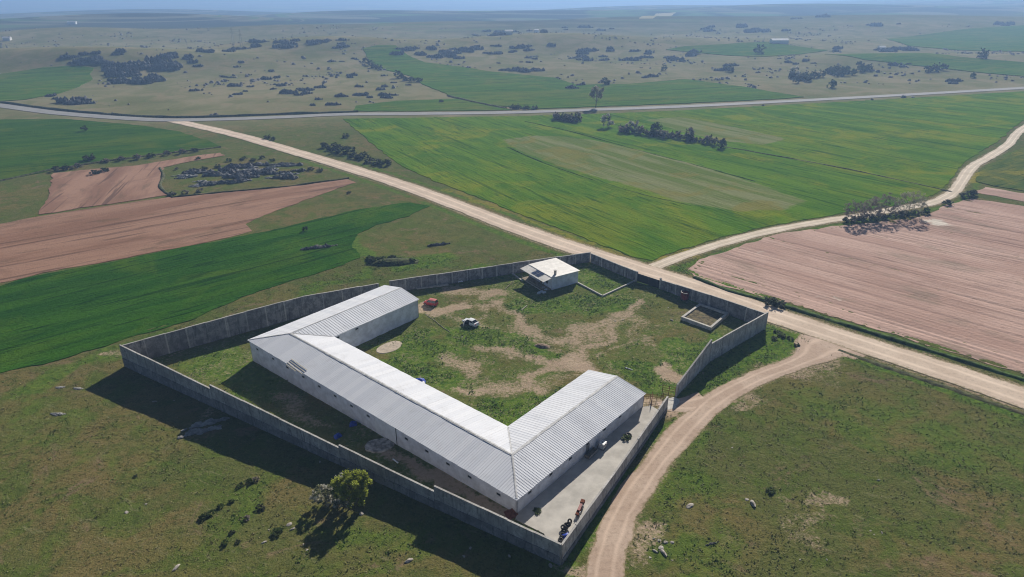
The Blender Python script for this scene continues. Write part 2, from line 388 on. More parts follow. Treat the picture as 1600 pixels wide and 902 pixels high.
# ------------------------------------------------------------------ layout of the land (traced once as ground positions)
ROAD_A = GP([(-90, 150), (-30, 161), (0, 165), (50, 172), (101, 178), (202, 185.5), (270, 188), (371, 186), (450, 183), (540, 179), (665, 178), (800, 176), (935, 171.5), (1060, 167), (1229, 158.6), (1397, 149.5), (1600, 137.7), (1720, 130)])
ROAD_G = GP([(268, 188), (300, 195), (371, 211.5), (439, 231), (540, 261), (631, 290), (720, 323), (800, 354), (901, 389), (1002, 421), (1100, 453), (1200, 490), (1330, 533), (1450, 572), (1600, 622), (1750, 672)])
ROAD_T = GP([(1010, 424), (1035, 412), (1070, 399), (1130, 380), (1200, 362), (1280, 347), (1340, 338), (1400, 327), (1455, 317), (1488, 302), (1503, 283), (1518, 262), (1546, 245), (1575, 226), (1592, 206), (1620, 190), (1680, 170)])
ROAD_S = GP([(1330, 535), (1288, 541), (1268, 556), (1230, 573), (1180, 592), (1120, 625), (1080, 660), (1040, 706), (1003, 755), (970, 808), (952, 855), (943, 905), (938, 960), (935, 1040)])
ROAD_C = GP([(1105, 628), (1080, 632), (1052, 634), (1030, 636)])
POLY = {
 'big_green': [(536, 186), (660, 184), (800, 182), (935, 178), (1060, 173), (1229, 164), (1397, 155), (1600, 143), (1700, 137), (1680, 160), (1610, 182), (1582, 200), (1562, 219), (1535, 236), (1505, 254), (1488, 278), (1470, 298), (1440, 312), (1390, 322), (1330, 332), (1270, 341), (1195, 355), (1120, 374), (1060, 391), (1020, 407), (985, 400), (930, 379), (860, 352), (790, 326), (720, 299), (660, 276), (622, 256), (590, 232), (560, 206)],
 'left_green': [(-60, 461), (0, 446), (67, 429), (169, 411), (250, 394), (337, 378), (422, 361), (540, 332), (597, 322), (641, 317), (672, 322), (640, 338), (590, 352), (560, 366), (552, 385), (560, 402), (520, 420), (439, 443), (371, 470), (304, 497), (216, 524), (169, 541), (67, 571), (0, 584), (-60, 600)],
 'upleft_green': [(-60, 186), (0, 187), (101, 186), (170, 192), (219, 196), (280, 206), (325, 220), (345, 229), (300, 236), (236, 242), (170, 252), (101, 262), (50, 273), (0, 283), (-60, 294)],
 'farleft_green': [(-60, 122), (0, 116), (67, 106), (120, 103), (147, 106), (140, 116), (146, 124), (118, 138), (94, 146), (40, 156), (0, 159), (-60, 158)],
 'valley_green': [(567, 76), (590, 71), (618, 71), (640, 88), (665, 98), (720, 105), (766, 112), (867, 122), (901, 133), (979, 132), (1070, 124), (1161, 136), (1256, 152), (1229, 154.5), (1060, 162.5), (935, 167), (830, 171), (770, 165), (712, 153), (660, 132), (640, 119), (600, 109), (580, 98), (572, 86)],
 'strip_green': [(556, 166), (620, 158), (712, 155), (760, 164), (800, 172.5), (665, 174), (550, 174.5)],
 'far_right_a': [(1070, 73), (1195, 66), (1293, 79), (1240, 86), (1195, 89), (1094, 83), (1040, 78)],
 'far_right_b': [(1289, 86), (1397, 84), (1500, 90), (1600, 98), (1720, 104), (1720, 126), (1600, 120), (1465, 106), (1350, 94)],
 'far_right_c': [(1384, 61), (1499, 47), (1600, 40), (1700, 38), (1700, 84), (1600, 81), (1499, 79), (1420, 72)],
 'yellow_green': [(1524, 284), (1534, 266), (1566, 248), (1600, 230), (1680, 205), (1720, 215), (1720, 315), (1600, 299), (1555, 291)],
 'plough_right': [(1075, 424), (1094, 406), (1161, 383), (1222, 365), (1310, 353), (1380, 347), (1445, 338), (1475, 322), (1519, 311), (1600, 322), (1760, 345), (1760, 630), (1600, 585), (1400, 524), (1270, 486), (1200, 466), (1127, 446), (1085, 433)],
 'plough_right_b': [(1525, 301), (1540, 292), (1600, 303), (1740, 325), (1740, 338), (1600, 315)],
 'plough_left': [(-60, 362), (0, 351), (63, 338), (150, 325), (267, 308), (337, 300), (456, 290), (540, 279), (555, 285), (480, 312), (430, 330), (385, 350), (395, 362), (337, 376), (169, 408.5), (67, 426.5), (0, 443.5), (-60, 458)],
 'plough_up': [(60, 336), (78, 300), (84, 271), (150, 264), (216, 259), (290, 246), (345, 239), (352, 243), (300, 252), (255, 262), (252, 276), (249, 292), (265, 305), (150, 322)],
 'meadow_a': [(785, 219), (830, 213), (880, 213), (940, 222), (1010, 238), (1100, 262), (1190, 290), (1264, 316), (1220, 328), (1150, 330), (1070, 318), (985, 291), (880, 262), (810, 236)],
 'meadow_b': [(1010, 188), (1060, 183), (1110, 191), (1170, 204), (1228, 217), (1190, 227), (1130, 221), (1060, 205)],
 'straw': [(998, 30), (1025, 22), (1056, 20), (1050, 24), (1020, 30)],
}
PW = {k: GP(v) for k, v in POLY.items()}
YARD = [G(808, 803)[:2], G(1003, 637)[:2], G(1016, 634)[:2], G(1030, 642)[:2], np.array([6.2, 69.2]), G(850, 834)[:2], G(806, 812)[:2]]
# barn footprint corners
def bl(s, t): return np.array([XB + N[0]*s + M[0]*t, YB + N[1]*s + M[1]*t])     # along main wing (s<0 to the west), across (t>0 to the yard)
BL, BW, WR, WL = 75.3, 12.5, 37.0, 37.3
BARN = [bl(0, 0), bl(0, WR), bl(-BW, WR), bl(-BW, BW), bl(-BL+BW, BW), bl(-BL+BW, WL), bl(-BL, WL), bl(-BL, 0)]
COMPOUND = [np.array(p) for p in GP([(196, 572), (600, 462), (922, 409), (1194, 513), (1056, 620), (1041, 641), (876, 882)])]

def catmull(pts, step):
    P = [np.array(p, float) for p in pts]; P = [2*P[0]-P[1]] + P + [2*P[-1]-P[-2]]; out = []
    for i in range(1, len(P)-2):
        L = np.linalg.norm(P[i+1]-P[i]); n = max(1, int(L/step))
        for k in range(n):
            t = k/n; out.append(.5*((2*P[i]) + (-P[i-1]+P[i+1])*t + (2*P[i-1]-5*P[i]+4*P[i+1]-P[i+2])*t*t + (-P[i-1]+3*P[i]-3*P[i+1]+P[i+2])*t**3))
    out.append(P[-2]); return np.array(out)
CL = {'A': catmull(ROAD_A, 6), 'G': catmull(ROAD_G, 2), 'T': catmull(ROAD_T, 2), 'S': catmull(ROAD_S, 1), 'C': catmull(ROAD_C, 1)}

# ------------------------------------------------------------------ ground
def axis(lo, hi, step, g, far_lo, far_hi):
    c = list(np.arange(lo, hi, step)); s = step; x = c[-1]
    while x < far_hi: s *= g; x += s; c.append(x)
    s = step; x = c[0]; pre = []
    while x > far_lo: s *= (g if far_lo < -1000 else 1.15); x -= s; pre.append(x)
    return np.array(pre[::-1] + c)
gx = axis(-125, 125, .7, 1.03, -34000, 34000); gy = axis(42, 205, .7, 1.022, -250, 34000)
X, Y = np.meshgrid(gx, gy); Z = h(X, Y)
near = np.clip((330 - Y)/120, 0, 1)*np.clip((260-np.abs(X))/100, 0, 1)
mic = (fbm(X/5, Y/5, 3) - 1)*.16 + (vnoise(X/1.3, Y/1.3) - 1)*.10
mic = mic + .12
rsel = (Y < 340) & (np.abs(X) < 300) & (Y > 20); xr_, yr_ = X[rsel], Y[rsel]; wgt = np.ones(len(xr_)); low = np.zeros(len(xr_))
for key, wd in (('G', 8.6), ('S', 5.2), ('T', 4.6), ('C', 5.0)):
    d = segdist(xr_, yr_, [tuple(p) for p in CL[key][::3]]); wgt *= sstep((d - wd*.5)/2.5); low = np.maximum(low, (d < wd*.5 - .9)*.25)
for key in ('big_green', 'left_green', 'plough_right', 'plough_left', 'plough_up', 'upleft_green'):
    ins = inpoly(xr_, yr_, PW[key]) & (segdist(xr_, yr_, [tuple(p) for p in PW[key]] + [tuple(PW[key][0])]) > 1.8); low = np.maximum(low, ins*.15)
for pl_ in (YARD,): low = np.maximum(low, inpoly(xr_, yr_, pl_)*.15)
mm = np.ones_like(X); mm[rsel] = wgt; lo_ = np.zeros_like(X); lo_[rsel] = low
Z = Z + mic*near*mm - lo_ - (1-near)*.06
nx, ny = len(gx), len(gy)
idx = np.arange(nx*ny).reshape(ny, nx)
F = np.stack([idx[:-1, :-1], idx[:-1, 1:], idx[1:, 1:], idx[1:, :-1]], -1).reshape(-1, 4)
me = npmesh('ground', np.stack([X, Y, Z], -1).reshape(-1, 3), F, True)
dirt = np.zeros_like(X); lush = np.zeros_like(X); pale = np.zeros_like(X)
sel = (Y < 320) & (Y > 30) & (np.abs(X) < 260); xs, ys = X[sel], Y[sel]
WXS, WYS = (fbm(xs/7, ys/7, 4)-.5)*14, (fbm(xs/7+40, ys/7+70, 4)-.5)*14
def stroke(arr, pix, wdt, amt=1.0, soft=.6):
    pts = [G(*p)[:2] for p in pix]
    if len(pts) == 1: pts = pts*2
    d = segdist(xs + WXS*min(1, wdt/3), ys + WYS*min(1, wdt/3), [tuple(p) for p in pts]); arr[sel] = np.maximum(arr[sel], amt*(1 - sstep((d - wdt*(1-soft))/(wdt*2*soft))))
incomp = inpoly(xs, ys, COMPOUND)
tmp = np.zeros_like(X); tmp[sel] = incomp*.40; lush = np.maximum(lush, tmp)
tmp = np.zeros_like(X); tmp[sel] = incomp*.30; dirt = np.maximum(dirt, tmp)
for a in ([(742, 478), (775, 470), (790, 490), (800, 505), (830, 525)], [(830, 525), (880, 532), (930, 508), (985, 470)], [(985, 475), (940, 520), (905, 545), (860, 580)], [(720, 612), (770, 600), (840, 595), (905, 570)],
          [(750, 540), (800, 555), (850, 560), (910, 565)], [(700, 560), (745, 585)]): stroke(dirt, a, 2.6, .66, .95)
for a in ([(990, 468), (950, 500), (905, 535), (880, 560)], [(1000, 478), (965, 512), (930, 540)], [(1010, 500), (985, 530), (940, 555)], [(760, 470), (740, 500), (700, 515)], [(800, 520), (760, 515), (700, 488)], [(900, 590), (840, 605), (780, 615), (730, 600)]): stroke(dirt, a, 1.5, .5, .95)
for a, r_, v in (([(880, 562)], 5, .8), ([(900, 575)], 4, .9), ([(1050, 582)], 4, .9), ([(662, 480), (690, 492), (720, 480)], 2, .7), ([(608, 543)], 0.1, .3), ([(1020, 535)], 4, .5), ([(1000, 500)], 5, .5), ([(700, 452), (760, 455)], 3.5, .6),
                 ([(600, 702), (660, 735), (740, 778), (790, 806)], 1.4, .75), ([(430, 615), (470, 640), (520, 665)], 1.6, .55), ([(1030, 640), (1010, 628)], 2, .8), ([(180, 555)], 2, .6), ([(1280, 560), (1240, 585)], 4, .55), ([(1010, 860)], 5, .6), ([(1000, 840), (1020, 880)], 3, .6),
                 ([(900, 900), (890, 880)], 2, .7), ([(1170, 620)], 3, .55), ([(1280, 775)], 3, .6), ([(1240, 800), (1260, 850)], 3, .45), ([(330, 660)], 4, .5)): stroke(dirt, a, r_, v)
for a, r_, v in (([(830, 480), (880, 475), (930, 465)], 7, 1), ([(920, 430), (960, 440)], 7, 1), ([(600, 560), (660, 585), (700, 605)], 4, 1), ([(780, 635), (800, 655), (860, 620)], 4.5, 1), ([(700, 520), (780, 530), (840, 545)], 4, .9), ([(640, 540), (700, 555)], 6, .8),
                 ([(980, 585), (1020, 600), (1060, 560), (1110, 530)], 4, 1), ([(1060, 660), (1000, 735), (940, 810), (890, 880)], 2.2, 1), ([(1080, 600), (1140, 565), (1220, 535), (1230, 525)], 7, .9), ([(740, 420), (800, 430)], 5, .9), ([(330, 565), (400, 590)], 8, .7),
                 ([(560, 840), (620, 850)], 4, .5), ([(545, 880)], 4, .6), ([(400, 760), (350, 800)], 4, .4), ([(60, 600), (130, 570), (250, 530)], 5, .6), ([(30, 640), (200, 720)], 8, .4), ([(580, 408), (640, 412), (690, 405)], 5, .8), ([(470, 460), (570, 430)], 4, .7), ([(560, 395), (540, 370)], 4, .9),
                 ([(1100, 640), (1130, 640)], 5, .5), ([(1500, 700), (1560, 680)], 9, .45), ([(1300, 640), (1400, 660)], 9, .45), ([(1080, 700), (1040, 790)], 5, .5), ([(1100, 900), (1050, 850)], 6, .5)): stroke(lush, a, r_, v)
for key, wd in (('G', 8.5), ('S', 3.4), ('T', 4.2), ('C', 2.6)):
    d = segdist(xs, ys, [tuple(p) for p in CL[key][::3]]); dirt[sel] = np.maximum(dirt[sel], .55*(1 - sstep((d - wd*.55)/2.2)))
    if key in 'GT': lush[sel] = np.maximum(lush[sel], .75*(1 - sstep((np.abs(d - wd*.5 - 3.4) - .6)/1.5)))
for a, r_, v in (([(1035, 408), (1090, 388)], 2, .8), ([(985, 402), (900, 372), (800, 334), (700, 296)], 1.6, .6), ([(1527, 285), (1530, 272)], 2, 1)): stroke(pale, a, r_, v)
farm = sstep((Y - 950 - .45*np.maximum(0, X))/700.)*.95
setattr_f(me, 'dry', sstep((Y - 380 - .12*X)/90.)*(1 - .6*sstep((Y - 1000)/600.))*(.55 + .9*(fbm(X/55, Y/55, 4) - .3)))
setattr_c(me, 'mask', np.stack([dirt, lush, pale, farm], -1))
ground = link('ground', me, MT['ground']); tag(ground, 'rolling dry olive grassland running to the hazy plain', kind='structure')

# ------------------------------------------------------------------ roads
def ribbon(name, cl, wid, off, mat, label, jag=.35, skirt=.5):
    n = len(cl); T = np.gradient(cl, axis=0); T /= np.linalg.norm(T, axis=1)[:, None]; Nn = np.stack([-T[:, 1], T[:, 0]], 1)
    w_ = wid if hasattr(wid, '__len__') else np.full(n, wid)
    s = np.concatenate([[0], np.cumsum(np.linalg.norm(np.diff(cl, axis=0), axis=1))])
    V = []; A = []; us = [-1, -1, -1, -.8, -.45, 0, .45, .8, 1, 1, 1]
    for k, u in enumerate(us):
        sd_ = w_/2 + (fbm(s/3.5 + (50 if u < 0 else 90), s*0 + 3.3, 3) - .5)*2*jag
        p = cl + Nn*(u*sd_)[:, None]; z = h(p[:, 0], p[:, 1]) + off + .05*(1-u*u)
        if k in (0, 10): z = z - skirt
        V.append(np.column_stack([p, z])); A.append(np.full(n, u))
    m_ = len(us); V = np.stack(V, 1).reshape(-1, 3); A = np.stack(A, 1).ravel(); ii = np.arange(n*m_).reshape(n, m_); kc = [0] + list(range(2, m_-3)) + [m_-2]
    F = np.concatenate([np.stack([ii[:-1, c_], ii[:-1, c_+1], ii[1:, c_+1], ii[1:, c_]], -1) for c_ in kc])[:, ::-1]
    me = npmesh(name, V, F, True); setattr_f(me, 'across', A); o = link(name, me, mat); tag(o, label, kind='structure'); return o
ribbon('paved_road', CL['A'], 10.0, .16, MT['asphalt'], 'pale grey paved road crossing below the rocky hills', .3)
ribbon('gravel_road', CL['G'], 8.6, .09, MT['gravel'], 'straight pale gravel road running past the walled farm', .5)
ribbon('farm_track', CL['T'], 4.6, .05, MT['ttrack'], 'pale earth track winding up beside the ploughed field', .5)
nS = len(CL['S']); dS = np.linspace(0, 1, nS); wS = 4.9 + 8.5*np.exp(-((dS - .04)/.07)**2)
ribbon('dirt_track', CL['S'], wS, .03, MT['track'], 'brown dirt track curving round the compound in the foreground', .6)
ribbon('dirt_track', CL['C'], np.linspace(7, 3.4, len(CL['C'])), .015, MT['track'], 'short dirt spur from the curving track to the side gate', .5)

# ------------------------------------------------------------------ fields
def drape(name, poly, dx, dy, rot, off, mat, label, relief=None, jag=1.3, bstep=1.6, paleblobs=None, skirt=.35, kind='structure'):
    P = [np.array(p) for p in poly]; B = []
    for a, b in zip(P, P[1:] + P[:1]):
        L = np.linalg.norm(b-a); n = max(1, int(L/bstep)); nn = np.array([-(b-a)[1], (b-a)[0]])/max(L, 1e-6)
        for k in range(n):
            q = a + (b-a)*k/n; j = (fbm(np.array(q[0]/4.), np.array(q[1]/4.), 3) - .5)*2*jag
            B.append(q + nn*float(j))
    B = np.array(B); ca, sa = math.cos(rot), math.sin(rot); Rm = np.array([[ca, sa], [-sa, ca]])      # world -> row frame
    lb = B @ Rm.T; u = np.arange(lb[:, 0].min(), lb[:, 0].max(), dx); v = np.arange(lb[:, 1].min(), lb[:, 1].max(), dy)
    U, Vv = np.meshgrid(u, v); I = np.stack([U.ravel(), Vv.ravel()], 1) @ Rm
    ok = inpoly(I[:, 0], I[:, 1], B)
    I = I[ok]; d = np.full(len(I), 1e9); BB = np.vstack([B, B[:1]])
    for a, b in zip(BB[:-1], BB[1:]):
        e = b-a; t = np.clip(((I-a) @ e)/(e @ e + 1e-9), 0, 1); d = np.minimum(d, np.hypot(*(I - a - t[:, None]*e).T))
    I = I[d > min(dx, dy)*.5]
    allp = np.vstack([B, I]); nb = len(B)
    vc, _, fc, _, _, _ = mgeo.delaunay_2d_cdt([Vector(p) for p in allp], [(i, (i+1) % nb) for i in range(nb)], [], 1, 1e-5)
    V2 = np.array([tuple(p) for p in vc]); F = np.array([tuple(f) for f in fc if len(f) == 3])
    z = h(V2[:, 0], V2[:, 1]) + off
    if relief is not None:
        lr = V2 @ Rm.T; db = np.full(len(V2), 1.0); db[:nb] = 0
        z = z + relief(lr[:, 0], lr[:, 1])*db
    V3 = np.column_stack([V2, z]); n0 = len(V3)
    sk = V3[:nb].copy(); sk[:, 2] -= skirt + off; V3 = np.vstack([V3, V3[:nb], sk]); i0 = np.arange(nb); i1 = (i0+1) % nb
    F2 = np.vstack([np.stack([n0+i0, n0+i1, n0+nb+i1], 1), np.stack([n0+i0, n0+nb+i1, n0+nb+i0], 1)])
    me = npmesh(name, V3, np.vstack([F, F2]), True)
    if paleblobs is not None:
        a = np.zeros(len(V3))
        for (x, y, r_, v_) in [t for t in paleblobs if len(t) == 4]: a = np.maximum(a, v_*np.exp(-((V3[:, 0]-x)**2 + (V3[:, 1]-y)**2)/r_**2))
        for pl_ in [t for t in paleblobs if len(t) != 4]:
            dd = segdist(V3[:, 0], V3[:, 1], [tuple(t) for t in pl_] + [tuple(pl_[0])]); a = np.maximum(a, np.clip(.5 + np.where(inpoly(V3[:, 0], V3[:, 1], pl_), dd, -dd)/10., 0, 1))
        setattr_f(me, 'pale', a)
    o = link(name, me, mat); tag(o, label, kind=kind); return o
def wrel(a, b, sc_=1.0): return lambda u, v: a*(fbm(u/9*sc_, v/1.6*sc_, 3) - .5) + b*(fbm(u/30, v/8, 2) - .5)
def ang(p, q): a, b = G(*p), G(*q); return math.atan2(b[1]-a[1], b[0]-a[0])
GR1, GR2 = (.040, .105, .016), (.066, .140, .022); YG = (.125, .150, .022)
A1 = ang((985, 290), (1260, 380)); A2 = ang((0, 500), (400, 400)); A3 = ang((0, 240), (300, 215))
MT['w1'] = crop_mat('wheat', (.066, .148, .007), (.110, .200, .010), (.235, .240, .013), A1, (.026, .074, .005))
MT['w2'] = crop_mat('wheat_dark', (.020, .074, .005), (.038, .108, .007), (.085, .140, .010), A2, (.007, .030, .003), ystr=.5)
MT['w3'] = crop_mat('wheat_stripe', (.034, .092, .006), (.058, .125, .008), (.12, .145, .012), A3)
MT['w4'] = crop_mat('wheat_far', (.060, .130, .012), (.090, .165, .016), (.15, .165, .026), .3)
MT['yel'] = crop_mat('flowering_crop', (.065, .110, .020), (.12, .14, .03), (.28, .24, .03), .5)
MT['straw'] = crop_mat('straw_field', (.34, .30, .17), (.40, .36, .2), (.36, .3, .18), .5, (.3, .26, .15))
drape('wheat_field', PW['big_green'], 4, 1.6, A1, .12, MT['w1'], 'broad green wheat field between gravel road and paved road', wrel(.22, .3), bstep=2, paleblobs=[PW['meadow_a'], PW['meadow_b']])
drape('wheat_field', PW['left_green'], 2.4, .9, A2, .12, MT['w2'], 'deep green crop strip behind the long left wall', wrel(.30, .3))
drape('wheat_field', PW['upleft_green'], 5, 2.2, A3, .12, MT['w3'], 'green striped crop field below the paved road at left', wrel(.25, .3), bstep=4)
drape('wheat_field', PW['farleft_green'], 8, 6, .2, .30, MT['w4'], 'small green field below the dark hill crags', None, bstep=8)
drape('wheat_field', PW['valley_green'], 8, 5, .2, .32, MT['w4'], 'green valley field beyond the paved road', None, bstep=8)
drape('wheat_field', PW['strip_green'], 8, 4, .0, .32, MT['w4'], 'narrow green strip on the far verge of the paved road', None, bstep=6)
for k, t in (('far_right_a', 'distant green field with a lone dark tree'), ('far_right_b', 'long green field beyond the dark thicket at right'), ('far_right_c', 'faint hazy green slope in the far right')):
    drape('wheat_field', PW[k], 14, 10, .1, .5, MT['w4'], t, None, bstep=14, jag=2)
drape('flowering_field', PW['yellow_green'], 4, 3, .5, .2, MT['yel'], 'yellow-edged green field right of the winding track', wrel(.2, .2), bstep=3)
drape('stubble_field', PW['straw'], 20, 20, 0, .8, MT['straw'], 'tiny pale straw field on the hazy far plain', None, bstep=20, jag=3)
APR = ang((1250, 430), (1500, 500)); APL = ang((50, 400), (400, 335)); APU = ang((130, 330), (200, 262))
MT['soil_r'] = soil_mat('pink_brown_soil', (.40, .255, .20), (.50, .338, .272), APR, (.62, .55, .46), 1.15, .45)
MT['soil_l'] = soil_mat('red_brown_soil', (.235, .124, .076), (.325, .188, .124), APL, (.30, .2, .14), 2.6, .75)
MT['soil_u'] = soil_mat('red_brown_soil_rows', (.25, .136, .088), (.35, .205, .138), APU, (.30, .2, .14), 2.2, .8)
def furrow(u, v):
    n = fbm(u/90, v/1.1, 2); return .045*np.sin(v*2*math.pi/1.7 + 2*vnoise(u/40, v/10)) - .16*np.clip((n - .62)/.08, 0, 1) + .12*(fbm(u/15, v/6, 2)-.5)
def furrow2(u, v): return .05*np.sin(v*2*math.pi/2.0) + .09*(fbm(u/18, v/3, 3)-.5)
pb = [(*G(*p)[:2], r_, v) for p, r_, v in (((1460, 347), 5, 1.0), ((1480, 351), 4, .7), ((1215, 385), 6, .5), ((1190, 395), 5, .5), ((1250, 375), 5, .55), ((1310, 358), 4, .4), ((1310, 470), 4, .55), ((1270, 460), 4, .55), ((1300, 415), 6, .5))]
drape('ploughed_field', PW['plough_right'], 3.0, .55, APR, .06, MT['soil_r'], 'large pinkish brown ploughed field right of the gravel road', furrow, paleblobs=pb, bstep=2)
drape('ploughed_field', PW['plough_right_b'], 3, 1.2, APR, .06, MT['soil_r'], 'thin brown ploughed strip beside the winding track bend', furrow2, bstep=2)
drape('ploughed_field', PW['plough_left'], 3.5, .9, APL, .08, MT['soil_l'], 'long reddish ploughed field above the deep green strip', furrow2, bstep=2.5, jag=1.2)
drape('ploughed_field', PW['plough_up'], 3.5, .9, APU, .13, MT['soil_u'], 'upper reddish ploughed plot beside the rocky knoll', furrow2, bstep=2.5)
drape('concrete_yard', YARD, 1.5, 1.5, math.atan2(M[1], M[0]), .07, MT['yard'], 'pale concrete yard between the right wing and the boundary wall', None, bstep=1.5, jag=.12)


# ------------------------------------------------------------------ barn
ZE, ZR = 2.95, 4.12
barn = empty('barn', (XB, YB, 0), math.atan2(N[1], N[0])); tag(barn, 'long white U-shaped livestock barn with ribbed metal roof', 'barn')
# local frame: x along main wing (0 .. -BL), y across (0 outer .. BW inner); wings run along +y
def bz(x, y): p = bl(x, y); return H(*p)
WT = .25
def wall_piece(a, b, wins=(), doors=(), name='wall'):
    """wall from a to b (local), outside on the right hand side; small window slots cut by real openings"""
    a, b = np.array(a), np.array(b); u = (b-a)/np.linalg.norm(b-a); L = np.linalg.norm(b-a); nr = np.array([u[1], -u[0]])
    mb = MB()
    def seg(s0, s1, z0, z1):
        lo = []; hi = []
        for s, o in ((s0, 0), (s1, 0), (s1, -WT), (s0, -WT)):
            p = a + u*s + nr*o; lo.append((p[0], p[1], z0(s) if callable(z0) else z0)); hi.append((p[0], p[1], z1))
        mb.hexa(lo, hi)
    zb_ = lambda s: bz(*(a + u*s)) - .5
    cur = 0.0; ww, wh = .40, .40
    for s, z in sorted(wins):
        seg(cur, s-ww, zb_, ZE-.02); seg(s-ww, s+ww, zb_, z-wh/2); seg(s-ww, s+ww, z+wh/2, ZE-.02); cur = s+ww
    seg(cur, L, zb_, ZE-.02)
    o = mb.build(name, MT['barnwall'], barn)
    for s, z in wins:
        p = a + u*s; rz = math.atan2(u[1], u[0])
        wn = MB()
        for dx, dz, sx, sz in ((0, -wh/2-.05, 2*ww+.2, .1), (-ww-.05, 0, .1, wh), (ww+.05, 0, .1, wh)):
            q = p + u*dx + nr*.012; wn.box((q[0], q[1], z+dz), (sx, .05, sz), rz)
        f = wn.build('window', MT['frame'], barn)
        q = p - nr*.03; MB().box((q[0], q[1], z), (2*ww-.01, .02, wh-.01), rz).build('pane', MT['dark'], f)
    return o
def wins_on(pix, a, b, zdef=2.15):
    P, Q = bl(*a), bl(*b); out = []
    for px, py in pix:
        s, z = onwall(px, py, P, Q); out.append((float(s), float(min(max(z, 1.7), 2.28))))
    return out
wall_piece((-BL, 0), (0, 0), wins_on([(402.6, 548), (427, 562), (449.5, 576), (474, 590), (499, 605), (524, 621), (549.6, 637), (575.6, 652), (635, 686), (667, 706), (700, 726), (734, 746.5), (779, 773)], (-BL, 0), (0, 0)))
wall_piece((0, 0), (0, WR), wins_on([(827.7, 769.4), (860.7, 741.4), (891, 716.8), (918, 694), (944.4, 670.5), (968.7, 651.3)], (0, 0), (0, WR)))
wall_piece((0, WR), (-BW, WR)); wall_piece((-BW, WR), (-BW, BW)); wall_piece((-BW, BW), (-BL+BW, BW))
wall_piece((-BL+BW, BW), (-BL+BW, WL), wins_on([(528, 527.5), (557.5, 514)], (-BL+BW, BW), (-BL+BW, WL)))
wall_piece((-BL+BW, WL), (-BL, WL)); wall_piece((-BL, WL), (-BL, 0))
# gables
for y, x0, x1, sg in ((WR, -BW, 0, 1), (WL, -BL, -BL+BW, 1)):
    mb = MB(); xm = (x0+x1)/2
    for yy in (y-.001, y-WT+.002): mb.add([(x0+.02, yy, ZE-.021), (x1-.02, yy, ZE-.021), (xm, yy, ZR-.05)], [(0, 1, 2) if yy > y-.1 else (2, 1, 0)])
    mb.add([(x0+.02, y-.001, ZE-.021), (xm, y-.001, ZR-.05), (xm, y-WT+.002, ZR-.05), (x0+.02, y-WT+.002, ZE-.021)], [(0, 1, 2, 3)])
    mb.add([(x1-.02, y-.001, ZE-.021), (xm, y-.001, ZR-.05), (xm, y-WT+.002, ZR-.05), (x1-.02, y-WT+.002, ZE-.021)], [(3, 2, 1, 0)])
    mb.build('gable', MT['barnwall'], barn)
# roof: sheets laid side by side, each a ribbed piece of its own
roof = MB()
c = .10
roof.add([(-BL, 0, ZE-c), (0, 0, ZE-c), (-BW/2, BW/2, ZR-c), (-BL+BW/2, BW/2, ZR-c)], [(0, 1, 2, 3)])
roof.add([(-BL+BW, BW, ZE-c), (-BW, BW, ZE-c), (-BW/2, BW/2, ZR-c), (-BL+BW/2, BW/2, ZR-c)], [(3, 2, 1, 0)])
roof.add([(0, 0, ZE-c), (0, WR, ZE-c), (-BW/2, WR, ZR-c), (-BW/2, BW/2, ZR-c)], [(0, 1, 2, 3)])
roof.add([(-BW, BW, ZE-c), (-BW, WR, ZE-c), (-BW/2, WR, ZR-c), (-BW/2, BW/2, ZR-c)], [(3, 2, 1, 0)])
roof.add([(-BL, 0, ZE-c), (-BL, WL, ZE-c), (-BL+BW/2, WL, ZR-c), (-BL+BW/2, BW/2, ZR-c)], [(3, 2, 1, 0)])
roof.add([(-BL+BW, BW, ZE-c), (-BL+BW, WL, ZE-c), (-BL+BW/2, WL, ZR-c), (-BL+BW/2, BW/2, ZR-c)], [(0, 1, 2, 3)])
roof_o = roof.build('roof', MT['ridge'], barn)
SL = math.hypot(BW/2, ZR-ZE); OH = .28
def sheet_row(x_to, u0, u1, vlim, width, rib, flip, pitch=.48):
    """x_to(u, v, w): local point from along-eave u, up-slope distance 0..1, lift w"""
    u = u0; k = 0
    prof = []
    while u < u1 - .05:
        ue = min(u + width, u1); nr_ = max(1, int(round((ue-u)/pitch))); V = []; Fc = []; us = []
        for r_ in range(nr_):
            a = u + (ue-u)*r_/nr_; st = (ue-u)/nr_
            us += [(a, 0), (a + st*.52, 0), (a + st*.62, rib), (a + st*.88, rib)]
        us.append((ue - .004, 0.0)); lift = random.uniform(0, .016); sk = random.uniform(-.03, .03)
        for (uu, w_) in us:
            v0, v1 = vlim(uu); V.append(x_to(uu, v0 + (0 if v0 > 0 else sk/SL), w_ + lift)); V.append(x_to(uu, v1, w_ + lift))
        for i in range(len(us)-1):
            q = (2*i, 2*i+2, 2*i+3, 2*i+1); Fc.append(q if not flip else q[::-1])
        MB().add(V, Fc).build('roof_sheet', MT['roof'], roof_o)
        u = ue; k += 1
e0 = -OH/SL
dz_ = lambda v: ZE + (ZR-ZE)*v
hb = BW/2
def lim_hip(L0, L1):   # outer slope of main wing, hips at both ends
    return lambda u: (e0, max(e0+.02, min(1.0, (u-L0)/hb, (L1-u)/hb)))
sheet_row(lambda u, v, w_: (u, v*hb, dz_(v)+w_), -BL-OH*.9, OH*.9, lambda u: (e0, max(e0+.01, min(1., (u+BL)/hb, -u/hb))), 1.44, .022, False)
sheet_row(lambda u, v, w_: (u, BW-v*hb, dz_(v)+w_), -BL+hb, -hb, lambda u: (max(e0, 1-(u+BL-hb)/hb, 1-(-hb-u)/hb), 1.), 1.2, .012, True)
sheet_row(lambda u, v, w_: (-v*hb, u, dz_(v)+w_), -OH*.9, WR+.3, lambda u: (e0, max(e0+.01, min(1., u/hb))), 1.44, .032, False)
